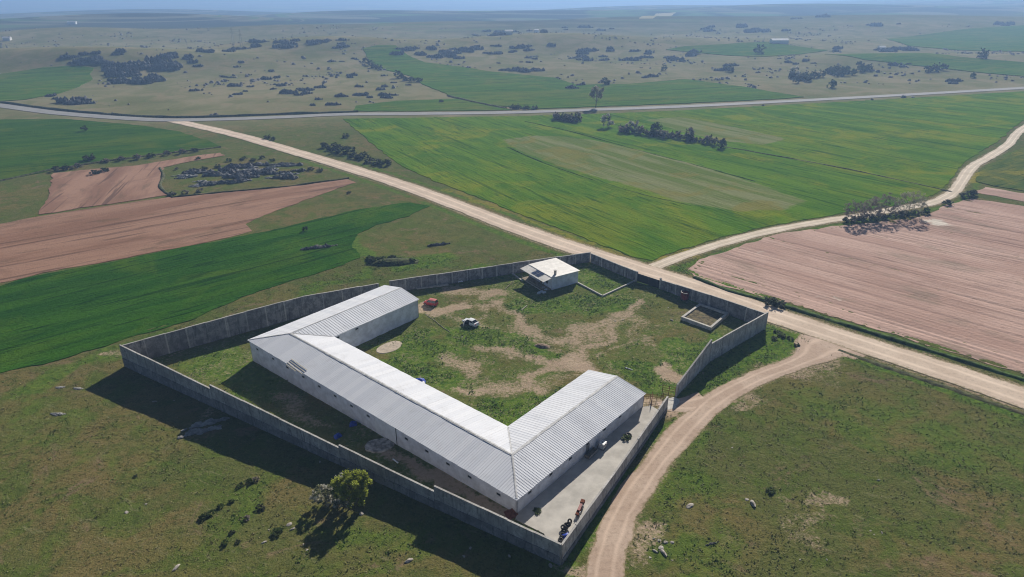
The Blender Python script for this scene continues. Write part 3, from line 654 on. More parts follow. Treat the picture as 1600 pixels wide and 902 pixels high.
sheet_row(lambda u, v, w_: (-BW+v*hb, u, dz_(v)+w_), hb, WR+.3, lambda u: (max(e0, 1-(u-hb)/hb), 1.), 1.3, .02, True, .65)
sheet_row(lambda u, v, w_: (-BL+v*hb, u, dz_(v)+w_), -OH*.9, WL+.3, lambda u: (e0, max(e0+.01, min(1., u/hb))), 1.3, .012, True, .65)
sheet_row(lambda u, v, w_: (-BL+BW-v*hb, u, dz_(v)+w_), hb, WL+.3, lambda u: (max(e0, 1-(u-hb)/hb), 1.), 1.3, .035, False, .65)
def cap(p, q, wdt, name='ridge_cap', drop=.05):
    p, q = Vector(p), Vector(q); n_ = max(1, int((q-p).length/3)); t = (q-p).normalized(); s_ = Vector((-t.y, t.x, 0)).normalized()
    for i in range(n_):
        a = p + (q-p)*i/n_; b = p + (q-p)*(i+1)/n_ - t*.01; j = Vector((0, 0, random.uniform(.062, .078))); w1 = wdt*random.uniform(.85, 1.2); w2 = wdt*random.uniform(.85, 1.2)
        dn = Vector((0, 0, -drop))
        MB().add([a+j - s_*w1 + dn, a+j, a+j + s_*w1 + dn, b+j - s_*w2 + dn, b+j, b+j + s_*w2 + dn], [(0, 1, 4, 3), (1, 2, 5, 4)]).build(name, MT['ridge'], roof_o)
cap((-BL+hb, hb, ZR), (-hb, hb, ZR), .28); cap((-hb, hb, ZR), (-hb, WR+.3, ZR), .24); cap((-BL+hb, hb, ZR), (-BL+hb, WL+.3, ZR), .18)
cap((-.02, .02, ZE), (-hb, hb, ZR), .16, 'hip_cap', .02); cap((-BL+.02, .02, ZE), (-BL+hb, hb, ZR), .14, 'hip_cap', .02)
cap((-BW, BW, ZE), (-hb, hb, ZR), .10, 'valley_flashing', -.02); cap((-BL+BW, BW, ZE), (-BL+hb, hb, ZR), .10, 'valley_flashing', -.02)
# sliding door on the outer wall
P, Q = bl(-BL, 0), bl(0, 0); s0 = onwall(587, 665, P, Q)[0] - BL; s1 = onwall(620, 690, P, Q)[0] - BL
zb0 = bz((s0+s1)/2, 0)
d_ = MB()
for k in range(8):
    xa = s0 + (s1-s0)*k/8; xb = s0 + (s1-s0)*(k+1)/8; d_.box(((xa+xb)/2, -.05, (zb0+2.72)/2), (xb-xa-.01, .06 + .02*(k % 2), 2.72-zb0))
d_.build('sliding_door', MT['doorwhite'], barn)
MB().box((s1+.05, -.06, (zb0+2.74)/2), (.07, .1, 2.7-zb0)).build('door_track', MT['blacksteel'], barn)
MB().box(((s0+s1)/2, -.06, 2.78), ((s1-s0)*1.9, .08, .08)).build('door_rail', MT['steel'], barn)
# side door in the right wing
s_d, _ = onwall(918, 701, bl(0, 0), bl(0, WR))
MB().box((.02, s_d, bz(0, s_d) + 1.0), (.06, 1.0, 2.0)).build('side_door', MT['steel'], barn)

# planks lying on the roof
for i, (p, q) in enumerate((((449, 565), (472, 583)), ((455, 561), (480, 578)), ((452, 563), (476, 580)), ((447, 568), (462, 579)))):
    a, b = at(*p, 3.25), at(*q, 3.25)
    def rz_(pt):
        d2 = (pt[0]-XB)*M[0] + (pt[1]-YB)*M[1]; return ZE + (ZR-ZE)*min(1, max(0, d2/hb)) + .07 + .05*(i % 2)
    a[2], b[2] = rz_(a), rz_(b); u = Vector(b) - Vector(a)
    mid = (Vector(a)+Vector(b))/2; o = MB().box((0, 0, 0), (u.length, .14, .045)).build('plank', MT['palewood'], None, mid, (0, -math.atan2(u.z, math.hypot(u.x, u.y)), math.atan2(u.y, u.x)))
    tag(o, 'weathered plank lying loose on the barn roof by its west corner', 'plank', 'planks on the barn roof')

# ------------------------------------------------------------------ boundary walls
def wall_run(P, Q, tops, label, bay=4.6, th=.24, plinth=0.0, wm='concrete', name='boundary_wall', group='compound boundary walls', pil=True):
    """tops: list of (s0, s1, z0, z1) straight top segments"""
    P, Q = np.array(P[:2]), np.array(Q[:2]); u = (Q-P)/np.linalg.norm(Q-P); L = np.linalg.norm(Q-P); rz = math.atan2(u[1], u[0]); nr = np.array([-u[1], u[0]])
    root = empty(name, (P[0], P[1], H(*P)), 0); tag(root, label, 'wall', group); o0 = np.array([P[0], P[1], H(*P)])
    def W(s, o, z): p = P + u*s + nr*o; return (p[0]-o0[0], p[1]-o0[1], z-o0[2])
    def hz(s): p = P + u*s; return H(*p)
    for (a, b, za, zb_) in tops:
        n_ = max(1, int(round((b-a)/bay)))
        for k in range(n_):
            s0 = a + (b-a)*k/n_; s1 = a + (b-a)*(k+1)/n_; jt = random.uniform(-.05, .05); t0 = za + (zb_-za)*k/n_ + jt; t1 = za + (zb_-za)*(k+1)/n_ + jt
            j = random.uniform(-.012, .012); hw = th/2 + j
            m_ = MB(); m_.hexa([W(s0, -hw, hz(s0)-.6), W(s1, -hw, hz(s1)-.6), W(s1, hw, hz(s1)-.6), W(s0, hw, hz(s0)-.6)], [W(s0, -hw, t0), W(s1, -hw, t1), W(s1, hw, t1), W(s0, hw, t0)])
            m_.build('panel', MT[wm], root)
            # ring beam at mid height and coping
            cw = th/2 + .035; ct = .09
            MB().hexa([W(s0, -cw, t0), W(s1, -cw, t1), W(s1, cw, t1), W(s0, cw, t0)], [W(s0, -cw, t0+ct), W(s1-.01, -cw, t1+ct), W(s1-.01, cw, t1+ct), W(s0, cw, t0+ct)]).build('coping', MT['coping'], root)
            if plinth:
                pz0 = hz(s0) + plinth*(t0-hz(s0)); pz1 = hz(s1) + plinth*(t1-hz(s1)); pw = th/2 + .10 + random.uniform(0, .05)
                MB().hexa([W(s0, -pw, hz(s0)-.6), W(s1, -pw, hz(s1)-.6), W(s1, pw, hz(s1)-.6), W(s0, pw, hz(s0)-.6)], [W(s0, -pw, pz0), W(s1-.01, -pw, pz1), W(s1-.01, pw, pz1), W(s0, pw, pz0)]).build('plinth', MT['plinth'], root)
        if pil:
            for k in range(n_+1):
                s = a + (b-a)*k/n_; tz = za + (zb_-za)*k/n_ - .07; s = min(max(s, a+.16), b-.16); pw = th/2 + .05
                MB().hexa([W(s-.15, -pw, hz(s)-.6), W(s+.15, -pw, hz(s)-.6), W(s+.15, pw, hz(s)-.6), W(s-.15, pw, hz(s)-.6)], [W(s-.15, -pw, tz-.004), W(s+.15, -pw, tz-.004), W(s+.15, pw, tz-.004), W(s-.15, pw, tz-.004)]).build('pilaster', MT['coping'] if random.random() < .4 else MT['concrete'], root)
    return root
W0, W2 = G(196, 572), G(876, 882)
def tops_from(P, Q, segs):
    out = []
    for (p, q) in segs:
        a, za = onwall(*p, P, Q); b, zb_ = onwall(*q, P, Q); out.append([float(a), float(b), float(za)-.09, float(zb_)-.09])
    L = float(np.linalg.norm(np.array(Q[:2])-np.array(P[:2])))
    out[0][0] = 0.0; out[-1][1] = L
    for x_, y_ in zip(out[:-1], out[1:]): y_[0] = x_[1]
    return out
wall_run(W0, W2, tops_from(W0, W2, [((190, 540), (329, 607)), ((330, 602), (530, 699.4)), ((531, 696), (679, 767.7)), ((680, 759.7), (877, 850.6))]), 'long grey concrete wall with stepped top in front of the barn', plinth=.42)
# back-left run: base from known wall height
A0 = at(190, 540, W0[2]+4.9); E1 = at(590, 443.5, -2.2 + 3.0); E1[2] = 0
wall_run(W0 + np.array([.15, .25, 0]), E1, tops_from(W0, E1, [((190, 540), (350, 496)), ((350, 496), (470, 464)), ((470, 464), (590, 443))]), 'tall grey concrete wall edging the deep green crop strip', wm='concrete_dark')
E2 = at(608, 438.5, -1.9 + 3.0); TC = G(922, 409)
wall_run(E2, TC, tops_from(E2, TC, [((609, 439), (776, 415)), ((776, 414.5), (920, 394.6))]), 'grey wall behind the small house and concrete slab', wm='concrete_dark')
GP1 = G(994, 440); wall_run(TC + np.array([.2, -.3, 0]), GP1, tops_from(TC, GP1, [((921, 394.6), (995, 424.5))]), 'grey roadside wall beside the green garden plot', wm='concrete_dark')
GP2 = G(1031, 451); RC = G(1194, 513)
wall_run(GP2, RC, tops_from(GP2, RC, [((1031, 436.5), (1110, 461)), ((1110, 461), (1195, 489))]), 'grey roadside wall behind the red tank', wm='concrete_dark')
R1 = G(1056, 620); RM = G(1107, 566.5)
wall_run(RC + np.array([.1, -.3, 0]), RM, tops_from(RC, RM, [((1197, 487.5), (1104, 541))]), 'grey wall sloping from the road corner along the weedy verge', wm='wallpale')
wall_run(RM, R1, tops_from(RM, R1, [((1103, 539.5), (1056, 603.5))]), 'grey wall ending at the metal side gate', wm='wallpale')
R2 = G(1041, 641); wall_run(R2, W2 + np.array([.15, .3, 0]), tops_from(R2, W2, [((1042, 621.5), (960, 739)), ((960, 739), (878, 850.6))]), 'grey wall between the concrete yard and the dirt track', plinth=.25, wm='wallpale')

# dark steel gate in the road wall
ga, gb = GP1[:2], GP2[:2]; gu = (gb-ga)/np.linalg.norm(gb-ga); gl = np.linalg.norm(gb-ga) - .5; gz = min(H(*ga), H(*gb))
gate = empty('metal_gate', (ga[0]+gu[0]*.25, ga[1]+gu[1]*.25, gz), math.atan2(gu[1], gu[0])); tag(gate, 'dark sheet-metal double gate in the roadside wall', 'gate')
for k in range(2):
    x0 = k*gl/2 + .02; x1 = (k+1)*gl/2 - .02
    f = MB(); f.box(((x0+x1)/2, 0, .2), (x1-x0, .07, .07)).box(((x0+x1)/2, 0, 2.45), (x1-x0, .07, .07)).box((x0+.04, 0, 1.32), (.07, .07, 2.18)).box((x1-.04, 0, 1.32), (.07, .07, 2.18)); f.build('gate_frame', MT['blacksteel'], gate)
    for j in range(4):
        w_ = (x1-x0-.16)/4; MB().box((x0+.08+w_*(j+.5), 0, 1.32), (w_-.012, .03, 2.16)).build('gate_sheet', MT['blacksteel'], gate)
for p, t in ((GP1, 'pale concrete gate post nearest the garden plot'), (GP2, 'grey concrete gate post nearest the red tank')):
    g = empty('gate_post', (p[0], p[1], H(p[0], p[1])), math.atan2(gu[1], gu[0])); tag(g, t, 'post', 'gate posts')
    MB().box((0, 0, 1.2), (.42, .42, 3.4)).build('shaft', MT['pale_concrete'], g); MB().box((0, 0, 2.95), (.52, .52, .1)).build('cap', MT['coping'], g)

# ------------------------------------------------------------------ house
Fh, Rh = G(861.7, 453.5), G(903, 441.5); zh = max(Fh[2], Rh[2]); hu = (Rh-Fh)[:2]; hl = np.linalg.norm(hu); hu /= hl; hv = np.array([-hu[1], hu[0]])
Lb = at(831.7, 413.7, zh+3.4); hd = float(np.dot(Lb[:2]-Fh[:2], hv)); hd = min(max(hd, 7), 11)
house = empty('farmhouse', (Fh[0], Fh[1], zh), math.atan2(hu[1], hu[0])); tag(house, 'small white house with pale flat roof, chimney and raised porch', 'house')
HH = 3.4
for (x0, y0, x1, y1) in ((0, 0, hl, .2), (hl-.2, .2, hl, hd), (0, .2, .2, hd-.0), (.2, hd-.2, hl-.2, hd)):
    MB().box(((x0+x1)/2, (y0+y1)/2, (HH-.8)/2-.0), (x1-x0, y1-y0, HH+.8)).build('wall', MT['barnwall'], house)
PD = 2.6
nsh = 8
rf = MB().box((hl/2, hd/2, HH+.03), (hl-.1, hd-.1, .06)).build('roof', MT['ridge'], house)
for k in range(nsh):
    y0 = -.3 + (hd+.6)*k/nsh; y1 = -.3 + (hd+.6)*(k+1)/nsh - .01; l_ = random.uniform(0, .015)
    MB().hexa([(-.1, y0, HH+.20+l_), (hl+.35, y0, HH+.08+l_), (hl+.35, y1, HH+.08+l_), (-.1, y1, HH+.20+l_)], [(-.1, y0, HH+.25+l_), (hl+.35, y0, HH+.13+l_), (hl+.35, y1, HH+.13+l_), (-.1, y1, HH+.25+l_)]).build('roof_sheet', MT['houseroof'], rf)
    MB().hexa([(-PD-.3, y0, HH-.42+l_), (-.06, y0, HH+.10+l_), (-.06, y1, HH+.10+l_), (-PD-.3, y1, HH-.42+l_)], [(-PD-.3, y0, HH-.37+l_), (-.06, y0, HH+.15+l_), (-.06, y1, HH+.15+l_), (-PD-.3, y1, HH-.37+l_)]).build('porch_sheet', MT['houseroof'], rf)
ch = MB().box((1.9, 1.1, HH+.75), (.5, .5, 1.1)).build('chimney', MT['pale_concrete'], house); MB().box((1.9, 1.1, HH+1.34), (.62, .62, .08)).build('chimney_cap', MT['coping'], ch)
for k in range(4):
    y = .2 + (hd-.4)*k/3; MB().box((-PD, y, HH/2-.62), (.12, .12, HH-.0)).build('porch_post', MT['wood'], house)
MB().box((-PD/2-.05, hd/2, .18), (PD-.02, hd, .16)).build('porch_deck', MT['wood'], house)
for k in range(7): MB().box((-PD-.02, .2 + (hd-.4)*(k+.5)/7, .75), (.06, (hd-.4)/7-.06, .07)).build('porch_rail', MT['palewood'], house)
MB().box((-PD-.03, hd/2, .12), (.08, hd+.1, .22)).build('porch_beam', MT['palewood'], house)
for k in range(3): MB().box((-PD-.02, .3 + (hd-.6)*k/2, -.5), (.25, .25, 1.2)).build('footing', MT['concrete'], house)
dr = MB().box((-.02, hd*.45, 1.25), (.05, .95, 2.0)).build('door', MT['wood'], house); MB().box((-.06, hd*.45+.38, 1.25), (.04, .05, .14)).build('handle', MT['steel'], dr)
for yy in (hd*.2, hd*.75):
    wn = MB().box((-.02, yy, 1.6), (.05, 1.1, 1.0)).build('window', MT['frame'], house); MB().box((-.05, yy, 1.6), (.02, .95, .85)).build('pane', MT['glass'], wn)
# four solar panels on the porch roof
for i in range(2):
    for j in range(2):
        yy = hd*.30 + j*1.75 + .55; xx = -PD*.72 + i*1.12 + .12; sl = .52/(PD+.24)
        pz = HH + .15 + (xx+.06)*sl + .09
        sp_ = empty('solar_panel', (0, 0, 0)); sp_.parent = None
        M4 = house.matrix_basis @ Matrix.Translation((xx, yy, pz)) @ Matrix.Rotation(-math.atan(sl), 4, 'Y'); sp_.matrix_basis = M4
        tag(sp_, 'dark solar panel in a block of four on the house porch roof', 'solar panel', 'solar panels on the porch roof')
        MB().box((0, 0, 0), (1.02, 1.62, .04)).build('panel_frame', MT['alloy'], sp_)
        for a in range(2):
            for b in range(3): MB().box((-.245 + a*.49, -.52 + b*.52, .012), (.475, .505, .03)).build('cell', MT['solar'], sp_)
def onground(px, py, dz=0): p = G(px, py); p[2] += dz; return p
# sacks and junk by the porch
for i, (px, py) in enumerate(((849, 451), (853, 454), (846, 457), (857, 450), (842, 459), (850, 458))):
    p = onground(px, py); m_ = MB(); bm = bmesh.new(); bmesh.ops.create_icosphere(bm, subdivisions=2, radius=.5)
    for v in bm.verts: v.co = Vector((v.co.x*1.25*(1+.2*random.random()), v.co.y*.85*(1+.2*random.random()), v.co.z*.6 + .2))
    me = bpy.data.meshes.new('sack'); bm.to_mesh(me); bm.free(); me.polygons.foreach_set('use_smooth', [True]*len(me.polygons))
    tag(link('sack', me, MT['bags'], None, p, (0, 0, random.random()*3)), 'lumpy pale sack dumped below the house porch', 'sack', 'sacks below the porch')

# low kerbs: garden plot, concrete slab, square basin
def kerb(name, pts, w_, hgt, label, cat='kerb', mat='pale_concrete', closed=False, group=None):
    P3 = [np.array(p) for p in pts]; root = empty(name, (P3[0][0], P3[0][1], H(P3[0][0], P3[0][1]))); tag(root, label, cat, group); o0 = np.array(root.location)
    segs = list(zip(P3, P3[1:] + (P3[:1] if closed else []))) if closed else list(zip(P3[:-1], P3[1:]))
    for i, (a, b) in enumerate(segs):
        u = (b-a)[:2]; L = np.linalg.norm(u); u /= L; nr = np.array([-u[1], u[0]])*w_/2; e = u*w_/2*(1 if i % 2 == 0 else -1) if closed else u*0
        p, q = a[:2] - e, b[:2] + e
        za, zb_ = H(*a[:2]), H(*b[:2]); zt_ = (za+zb_)/2
        lo = [(*(p-nr), za-.4), (*(q-nr), zb_-.4), (*(q+nr), zb_-.4), (*(p+nr), za-.4)]
        hi = [(*(p-nr), za+hgt), (*(q-nr), zb_+hgt), (*(q+nr), zb_+hgt), (*(p+nr), za+hgt)]
        MB().hexa([np.array(v)-o0 for v in lo], [np.array(v)-o0 for v in hi]).build('kerb_side', MT[mat], root)
    return root
kerb('garden_kerb', [G(903, 443), G(940.5, 463)], .35, .35, 'low pale kerb from the house towards the yard', group='garden kerbs')
kerb('garden_kerb', [G(941.5, 463.5), G(992, 440)], .35, .35, 'low pale kerb from the garden corner to the gate post', group='garden kerbs')
kerb('path_kerb', [G(800, 427.5), G(816, 439.5)], .4, .25, 'short pale kerb left of the house porch')
bq = [G(1066, 500), G(1110, 516), G(1136, 494), G(1093, 480)]
bas = kerb('basin_wall', bq, .55, .85, 'square raised concrete basin filled with soil and weeds', 'basin', closed=True)
bc = sum(bq)/4
MB().add([tuple(np.array([*(bc[:2] + (p[:2]-bc[:2])*.93), bc[2]+.45]) - np.array(bas.location)) for p in bq], [(0, 1, 2, 3)]).build('soil', simple('basin_soil', (.15, .12, .06), .95, .1, 0, .35, 1.2, (.06, .09, .02)), bas)
# concrete slab with low sides near the back wall
sq = [G(646, 447), G(652, 452.5), G(701, 446), G(694, 438)]
sl_ = empty('concrete_slab', tuple(sq[0])); tag(sl_, 'pale concrete slab with low rims beside the back wall', 'slab')
lo = [np.array(p) - sq[0] + np.array([0, 0, -.2]) for p in sq]; hi = [np.array(p) - sq[0] + np.array([0, 0, .16]) for p in sq]
MB().hexa(lo, hi).build('base', MT['pale_concrete'], sl_)
for a, b in ((0, 1), (1, 2)):
    A_, B_ = hi[a], hi[b]; u = (B_-A_)/np.linalg.norm(B_-A_); n_ = np.array([-u[1], u[0], 0])*.16; up = np.array([0, 0, .25])
    MB().hexa([A_-n_, B_-n_, B_+n_, A_+n_], [A_-n_+up, B_-n_+up, B_+n_+up, A_+n_+up]).build('rim', MT['coping'], sl_)
def blob_disc(name, pix, rx, ry, rz, mat, label, hgt=.05, cat='slab', n=28, jag=.12, dome=False):
    p = G(*pix); V = [(0, 0, hgt*(2.2 if dome else 1.5))]; F_ = []
    for ring, k in (((.5, 1.6), (.85, .6), (1.1, -.4)) if dome else ((.6, 1.2), (.93, 1.0), (1.03, -2.0))):
        for i in range(n):
            a = 2*math.pi*i/n; r_ = ring*(1 + jag*(2*float(fbm(np.array(math.cos(a)*1.5+3), np.array(math.sin(a)*1.5+7), 2))-1)); x, y = r_*rx*math.cos(a), r_*ry*math.sin(a)
            xx, yy = x*math.cos(rz)-y*math.sin(rz), x*math.sin(rz)+y*math.cos(rz); V.append((xx, yy, H(p[0]+xx, p[1]+yy)-p[2]+hgt*k))
    for i in range(n): F_.append((0, 1+i, 1+(i+1) % n))
    for r_ in range(2):
        for i in range(n): F_.append((1+r_*n+i, 1+(r_+1)*n+i, 1+(r_+1)*n+(i+1) % n, 1+r_*n+(i+1) % n))
    return tag(MB().add(V, F_).build(name, mat, None, tuple(p)), label, cat)
MT['sand'] = simple('pale_sand', (.50, .42, .33), .95, .1, 0, .12, 1.5, (.36, .30, .23))
MT['rubblepale'] = simple('broken_concrete', (.42, .39, .35), .95, .1, 0, .3, 1.2, (.2, .17, .14))
MT['rubble'] = simple('rubble_soil', (.30, .22, .16), .95, .1, 0, .3, 2.0, (.16, .12, .08))
blob_disc('sand_heap', (608, 543), 3.4, 2.3, .9, MT['sand'], 'flat pale sand patch in the yard by the left wing', .06, 'sand')
blob_disc('stone_ring', (592, 697), 2.7, 2.2, .3, MT['rubblepale'], 'round cracked concrete pad below the sliding barn door', .2, 'slab', jag=.28)
blob_disc('earth_heap', (847, 541), 1.8, 1.1, -.4, MT['rubble'], 'small reddish earth heap in the middle of the yard', .25, 'heap', jag=.3, dome=True)
blob_disc('earth_heap', (612, 411), 7.5, 3.2, .1, simple('overgrown_earth', (.07, .085, .03), .95, .1, 0, .4, 1.5, (.12, .085, .06)), 'overgrown earth mound outside the back wall', .6, 'mound', jag=.3, dome=True)
# side gate pad
blob_disc('gate_pad', (1048, 631), 2.6, 1.5, .9, MT['pale_concrete'], 'pale concrete pad in the side gate opening', .06, 'slab', jag=.05)

# ------------------------------------------------------------------ vehicles
def wheel(parent, x, y, r_, w_, s):
    t = MB().lathe([(r_*.62, -w_/2), (r_*.92, -w_/2), (r_, -w_*.3), (r_, w_*.3), (r_*.92, w_/2), (r_*.62, w_/2)], (0, 0, 0), 18, 'y').mesh('tyre', True)
    o = link('wheel', t, MT['rubber'], parent, (x, y, r_))
    MB().lathe([(0.001, .02*s + s*w_*.36), (r_*.25, s*w_*.40), (r_*.64, s*w_*.34), (r_*.64, -s*w_*.4)], (0, 0, 0), 14, 'y').build('rim', MT['alloy'], o)
def car(name, label, loc, rz, body, roofm, prof, hw, wb, door=False, box=False):
    """prof: stations (x, z_sill, z_belt, half width factor); cabin dict"""
    root = empty(name, loc, rz); tag(root, label, 'car')
    st, cab = prof
    V = []; Fc = []; n_ = len(st)
    for (x, zl, zbelt, k) in st:
        w1 = hw*k
        V += [(x, -w1*.90, zl), (x, -w1, zl+.16), (x, -w1*1.0, (zl+zbelt)/2+.06), (x, -w1*.93, zbelt), (x, 0, zbelt+.03), (x, w1*.93, zbelt), (x, w1, (zl+zbelt)/2+.06), (x, w1, zl+.16), (x, w1*.90, zl)]
    m_ = 9
    for i in range(n_-1):
        for j in range(m_-1): Fc.append((i*m_+j, i*m_+j+1, (i+1)*m_+j+1, (i+1)*m_+j))
        Fc.append((i*m_+m_-1, i*m_, (i+1)*m_, (i+1)*m_+m_-1))
    Fc.append(tuple(range(m_))[::-1]); Fc.append(tuple((n_-1)*m_+j for j in range(m_)))
    MB().add(V, Fc).build('body', body, root, smooth=False)
    # cabin: base rectangle (x rear, x front) to roof rectangle
    xr0, xr1, xf1, xf0, zb_, zt_ = cab; wb0, wt = hw*.90, hw*.74
    P_ = {}
    for s in (-1, 1):
        P_[s] = [Vector((xr0, s*wb0, zb_)), Vector((xf0, s*wb0, zb_)), Vector((xf1, s*wt, zt_)), Vector((xr1, s*wt, zt_))]
    a, b = P_[-1], P_[1]; cm = MB()
    cm.add([*a, *b], [(0, 1, 2, 3), (7, 6, 5, 4), (1, 5, 6, 2), (4, 0, 3, 7)]); cm.build('cabin', body, root)
    xm = (xr1+xf1)/2; rm = MB(); rv = []
    for x in (xr1-.04, xm, xf1+.04):
        for y, dz in ((-wt-.02, 0), (-wt*.6, .045), (0, .06), (wt*.6, .045), (wt+.02, 0)): rv.append((x, y, zt_ + .004 + dz + (.02 if x == xm else 0)))
    rm.add(rv, [(i*5+j, (i+1)*5+j, (i+1)*5+j+1, i*5+j+1) for i in range(2) for j in range(4)]); rm.build('roof', roofm, root)
    def pane(q, name='window', inset=.08, lift=.012):
        c = sum(q, Vector())/4; n__ = (q[1]-q[0]).cross(q[3]-q[0]).normalized()
        if n__.dot(c - Vector((0, 0, .6))) < 0: n__ = -n__
        pts = [p + (c-p)*inset + n__*lift for p in q]
        MB().add(pts, [(0, 1, 2, 3)]).build(name, MT['glass'], root)
    pane([a[1], b[1], b[2], a[2]], 'windscreen'); pane([a[0], b[0], b[3], a[3]], 'rear_window')
    for s in (-1, 1):
        p = P_[s]; mb_ = (p[0]+p[1])/2; mt_ = (p[2]+p[3])/2
        pane([p[0], mb_, mt_, p[3]]); 
        if not (door and s == 1): pane([mb_, p[1], p[2], mt_])
        else: pane([mb_, p[1], p[2], mt_], 'open_doorway', .02, .014)
    for x in wb:
        for s in (-1, 1): wheel(root, x, s*(hw-.10), .32, .21, s)
    xf, xr = st[-1][0], st[0][0]
    for s in (-1, 1):
        MB().box((xf-.06, s*hw*.66, .68), (.16, .36, .16)).build('headlight', MT['lamp_clear'], root); MB().box((xr+.05, s*hw*.68, .80), (.12, .32, .18)).build('tail_light', MT['lamp_red'], root)
        MB().box((cab[3]-.25, s*(hw+.08), zb_+.08), (.14, .2, .12)).build('mirror', body, root)
    MB().box((xf+.0, 0, .42), (.12, hw*1.72, .22)).build('front_bumper', body, root); MB().box((xr-.0, 0, .45), (.12, hw*1.72, .24)).build('rear_bumper', body, root)
    if door:
        # dark cabin opening and the door swung out
        xm2 = (cab[0]+cab[3])/2
        MB().box(((xm2+cab[3])/2-.02, hw-.0, .62), (cab[3]-xm2-.1, .03, .66)).build('door_opening', MT['dark'], root)
        L_ = cab[3]-xm2; th = R(62); hx, hy = cab[3]-.05, hw
        dm = MB(); ex, ey = hx - L_*math.cos(th), hy + L_*math.sin(th)
        dx, dy = (ex-hx)/L_, (ey-hy)/L_
        dm.box(((hx+ex)/2, (hy+ey)/2, .66), (L_, .08, .72), math.atan2(dy, dx))
        do = dm.build('door', body, root); MB().box(((hx+ex)/2, (hy+ey)/2, 1.20), (L_*.86, .03, .34), math.atan2(dy, dx)).build('door_window', MT['glass'], do)
    return root
p = onground(735.5, 507)
sed = ([(-2.15, .40, .72, .80), (-2.0, .30, .98, .95), (-1.35, .22, 1.00, 1.0), (-.4, .20, .95, 1.0), (.7, .20, .93, 1.0), (1.2, .22, .90, 1.0), (1.85, .28, .78, .95), (2.15, .40, .62, .80)], (-1.75, -1.0, .35, 1.15, .94, 1.42))
car('white_saloon_car', 'white saloon car parked in the yard with a front door open', (p[0], p[1], p[2]-.02), R(141), MT['white'], MT['white'], sed, .88, (-1.32, 1.30), True)
p = onground(673, 476.5)
hat = ([(-1.85, .40, .85, .88), (-1.75, .30, 1.02, .97), (-1.0, .24, 1.02, 1.0), (.3, .22, 1.00, 1.0), (.9, .24, .96, 1.0), (1.5, .28, .86, .95), (1.75, .40, .70, .82)], (-1.80, -1.60, .25, .95, .98, 1.62))
car('red_estate_car', 'boxy faded red car parked by the end of the left wing', (p[0], p[1], p[2]-.02), R(158), MT['red'], MT['redroof'], hat, .80, (-1.15, 1.15))

# ------------------------------------------------------------------ red tank
p = onground(1069, 469); tk = empty('water_tank', tuple(p)); tag(tk, 'dark red cylindrical tank standing by the roadside wall', 'tank')
MB().lathe([(.001, .35), (.95, .35), (1.0, .45), (1.0, 1.2), (1.025, 1.22), (1.0, 1.24), (1.0, 2.15), (1.03, 2.2), (.98, 2.25), (.98, 2.1), (.001, 2.02)], (0, 0, 0), 28).build('shell', MT['tankred'], tk, smooth=False)
MB().lathe([(.93, 2.2), (1.05, 2.2), (1.05, 2.3), (.93, 2.3), (.93, 2.2)], (0, 0, 0), 28).build('rim', MT['blacksteel'], tk)
for k in range(4):
    a = k*math.pi/2 + .4; MB().box((.78*math.cos(a), .78*math.sin(a), .13), (.14, .14, .5), a).build('leg', MT['blacksteel'], tk)

# ------------------------------------------------------------------ side gate, rails
def rails(name, P, Q, hgt, n_, label, cat, posts=3, rad=.035, mat='rust', lift=0.0):
    P, Q = Vector(P), Vector(Q); root = empty(name, P); tag(root, label, cat); d = Q-P
    for k in range(posts): a = d*k/(posts-1); MB().tube([a + Vector((0, 0, -.2)), a + Vector((0, 0, hgt+.05))], rad*1.3, 6).build('post', MT[mat], root)
    for k in range(n_): z = lift + hgt*(k+1)/n_ - .03; MB().tube([Vector((0, 0, z)), d + Vector((0, 0, z))], rad, 6).build('rail', MT[mat], root)
    return root
rails('field_gate', onground(1035, 612), onground(1055, 616), 1.5, 3, 'rusty tubular side gate standing open against the wall end', 'gate', 3, .045)
rails('rail_fence', onground(1006, 626), onground(1036, 624), 1.3, 3, 'low brown rail fence beyond the right wing gable', 'fence', 4)
rails('rail_fence', onground(1018, 634), onground(1019, 622), 1.3, 3, 'short brown rail fence running from the concrete yard edge', 'fence', 3)

# ------------------------------------------------------------------ yard equipment
p = onground(941, 701); ib = empty('liquid_container', (p[0], p[1], p[2]+.08), math.atan2(M[1], M[0])+.1); tag(ib, 'white plastic container in a wire cage in the concrete yard', 'container')
MB().box((0, 0, .72), (1.12, .96, 1.08), 0, .96).build('bottle', MT['plastic'], ib); MB().lathe([(.001, .06), (.12, .06), (.12, 0)], (0, 0, 1.26), 12).build('cap', MT['rubber'], ib)
MB().box((0, 0, .07), (1.2, 1.0, .13)).build('pallet', MT['steel'], ib)
for z in (.3, .6, .9, 1.2):
    cg = MB(); 
    for x, y, sx, sy in ((0, .50, 1.22, .03), (0, -.50, 1.22, .03), (.6, 0, .03, .98), (-.6, 0, .03, .98)): cg.box((x, y, z), (sx, sy, .03))
    cg.build('cage_ring', MT['alloy'], ib)
for x in (-.6, -.2, .2, .6):
    for y in (-.515, .515): MB().box((x, y, .68), (.03, .02, 1.1)).build('cage_bar', MT['alloy'], ib)
a, b = onground(917, 718), onground(930, 706); u = (b-a)[:2]; L = np.linalg.norm(u)
tr = empty('feed_trough', ((a[0]+b[0])/2, (a[1]+b[1])/2, (a[2]+b[2])/2+.08), math.atan2(u[1], u[0])); tag(tr, 'long dark feed trough beside the caged white container', 'trough')
L = max(L, 2.6)
MB().box((0, 0, .25), (L, .9, .06)).build('floor', MT['wood'], tr)
for s in (-1, 1): MB().box((0, s*.47, .45), (L, .05, .45)).build('side', MT['steel'], tr); MB().box((s*L/2, 0, .45), (.05, .88, .45)).build('end', MT['wood'], tr)
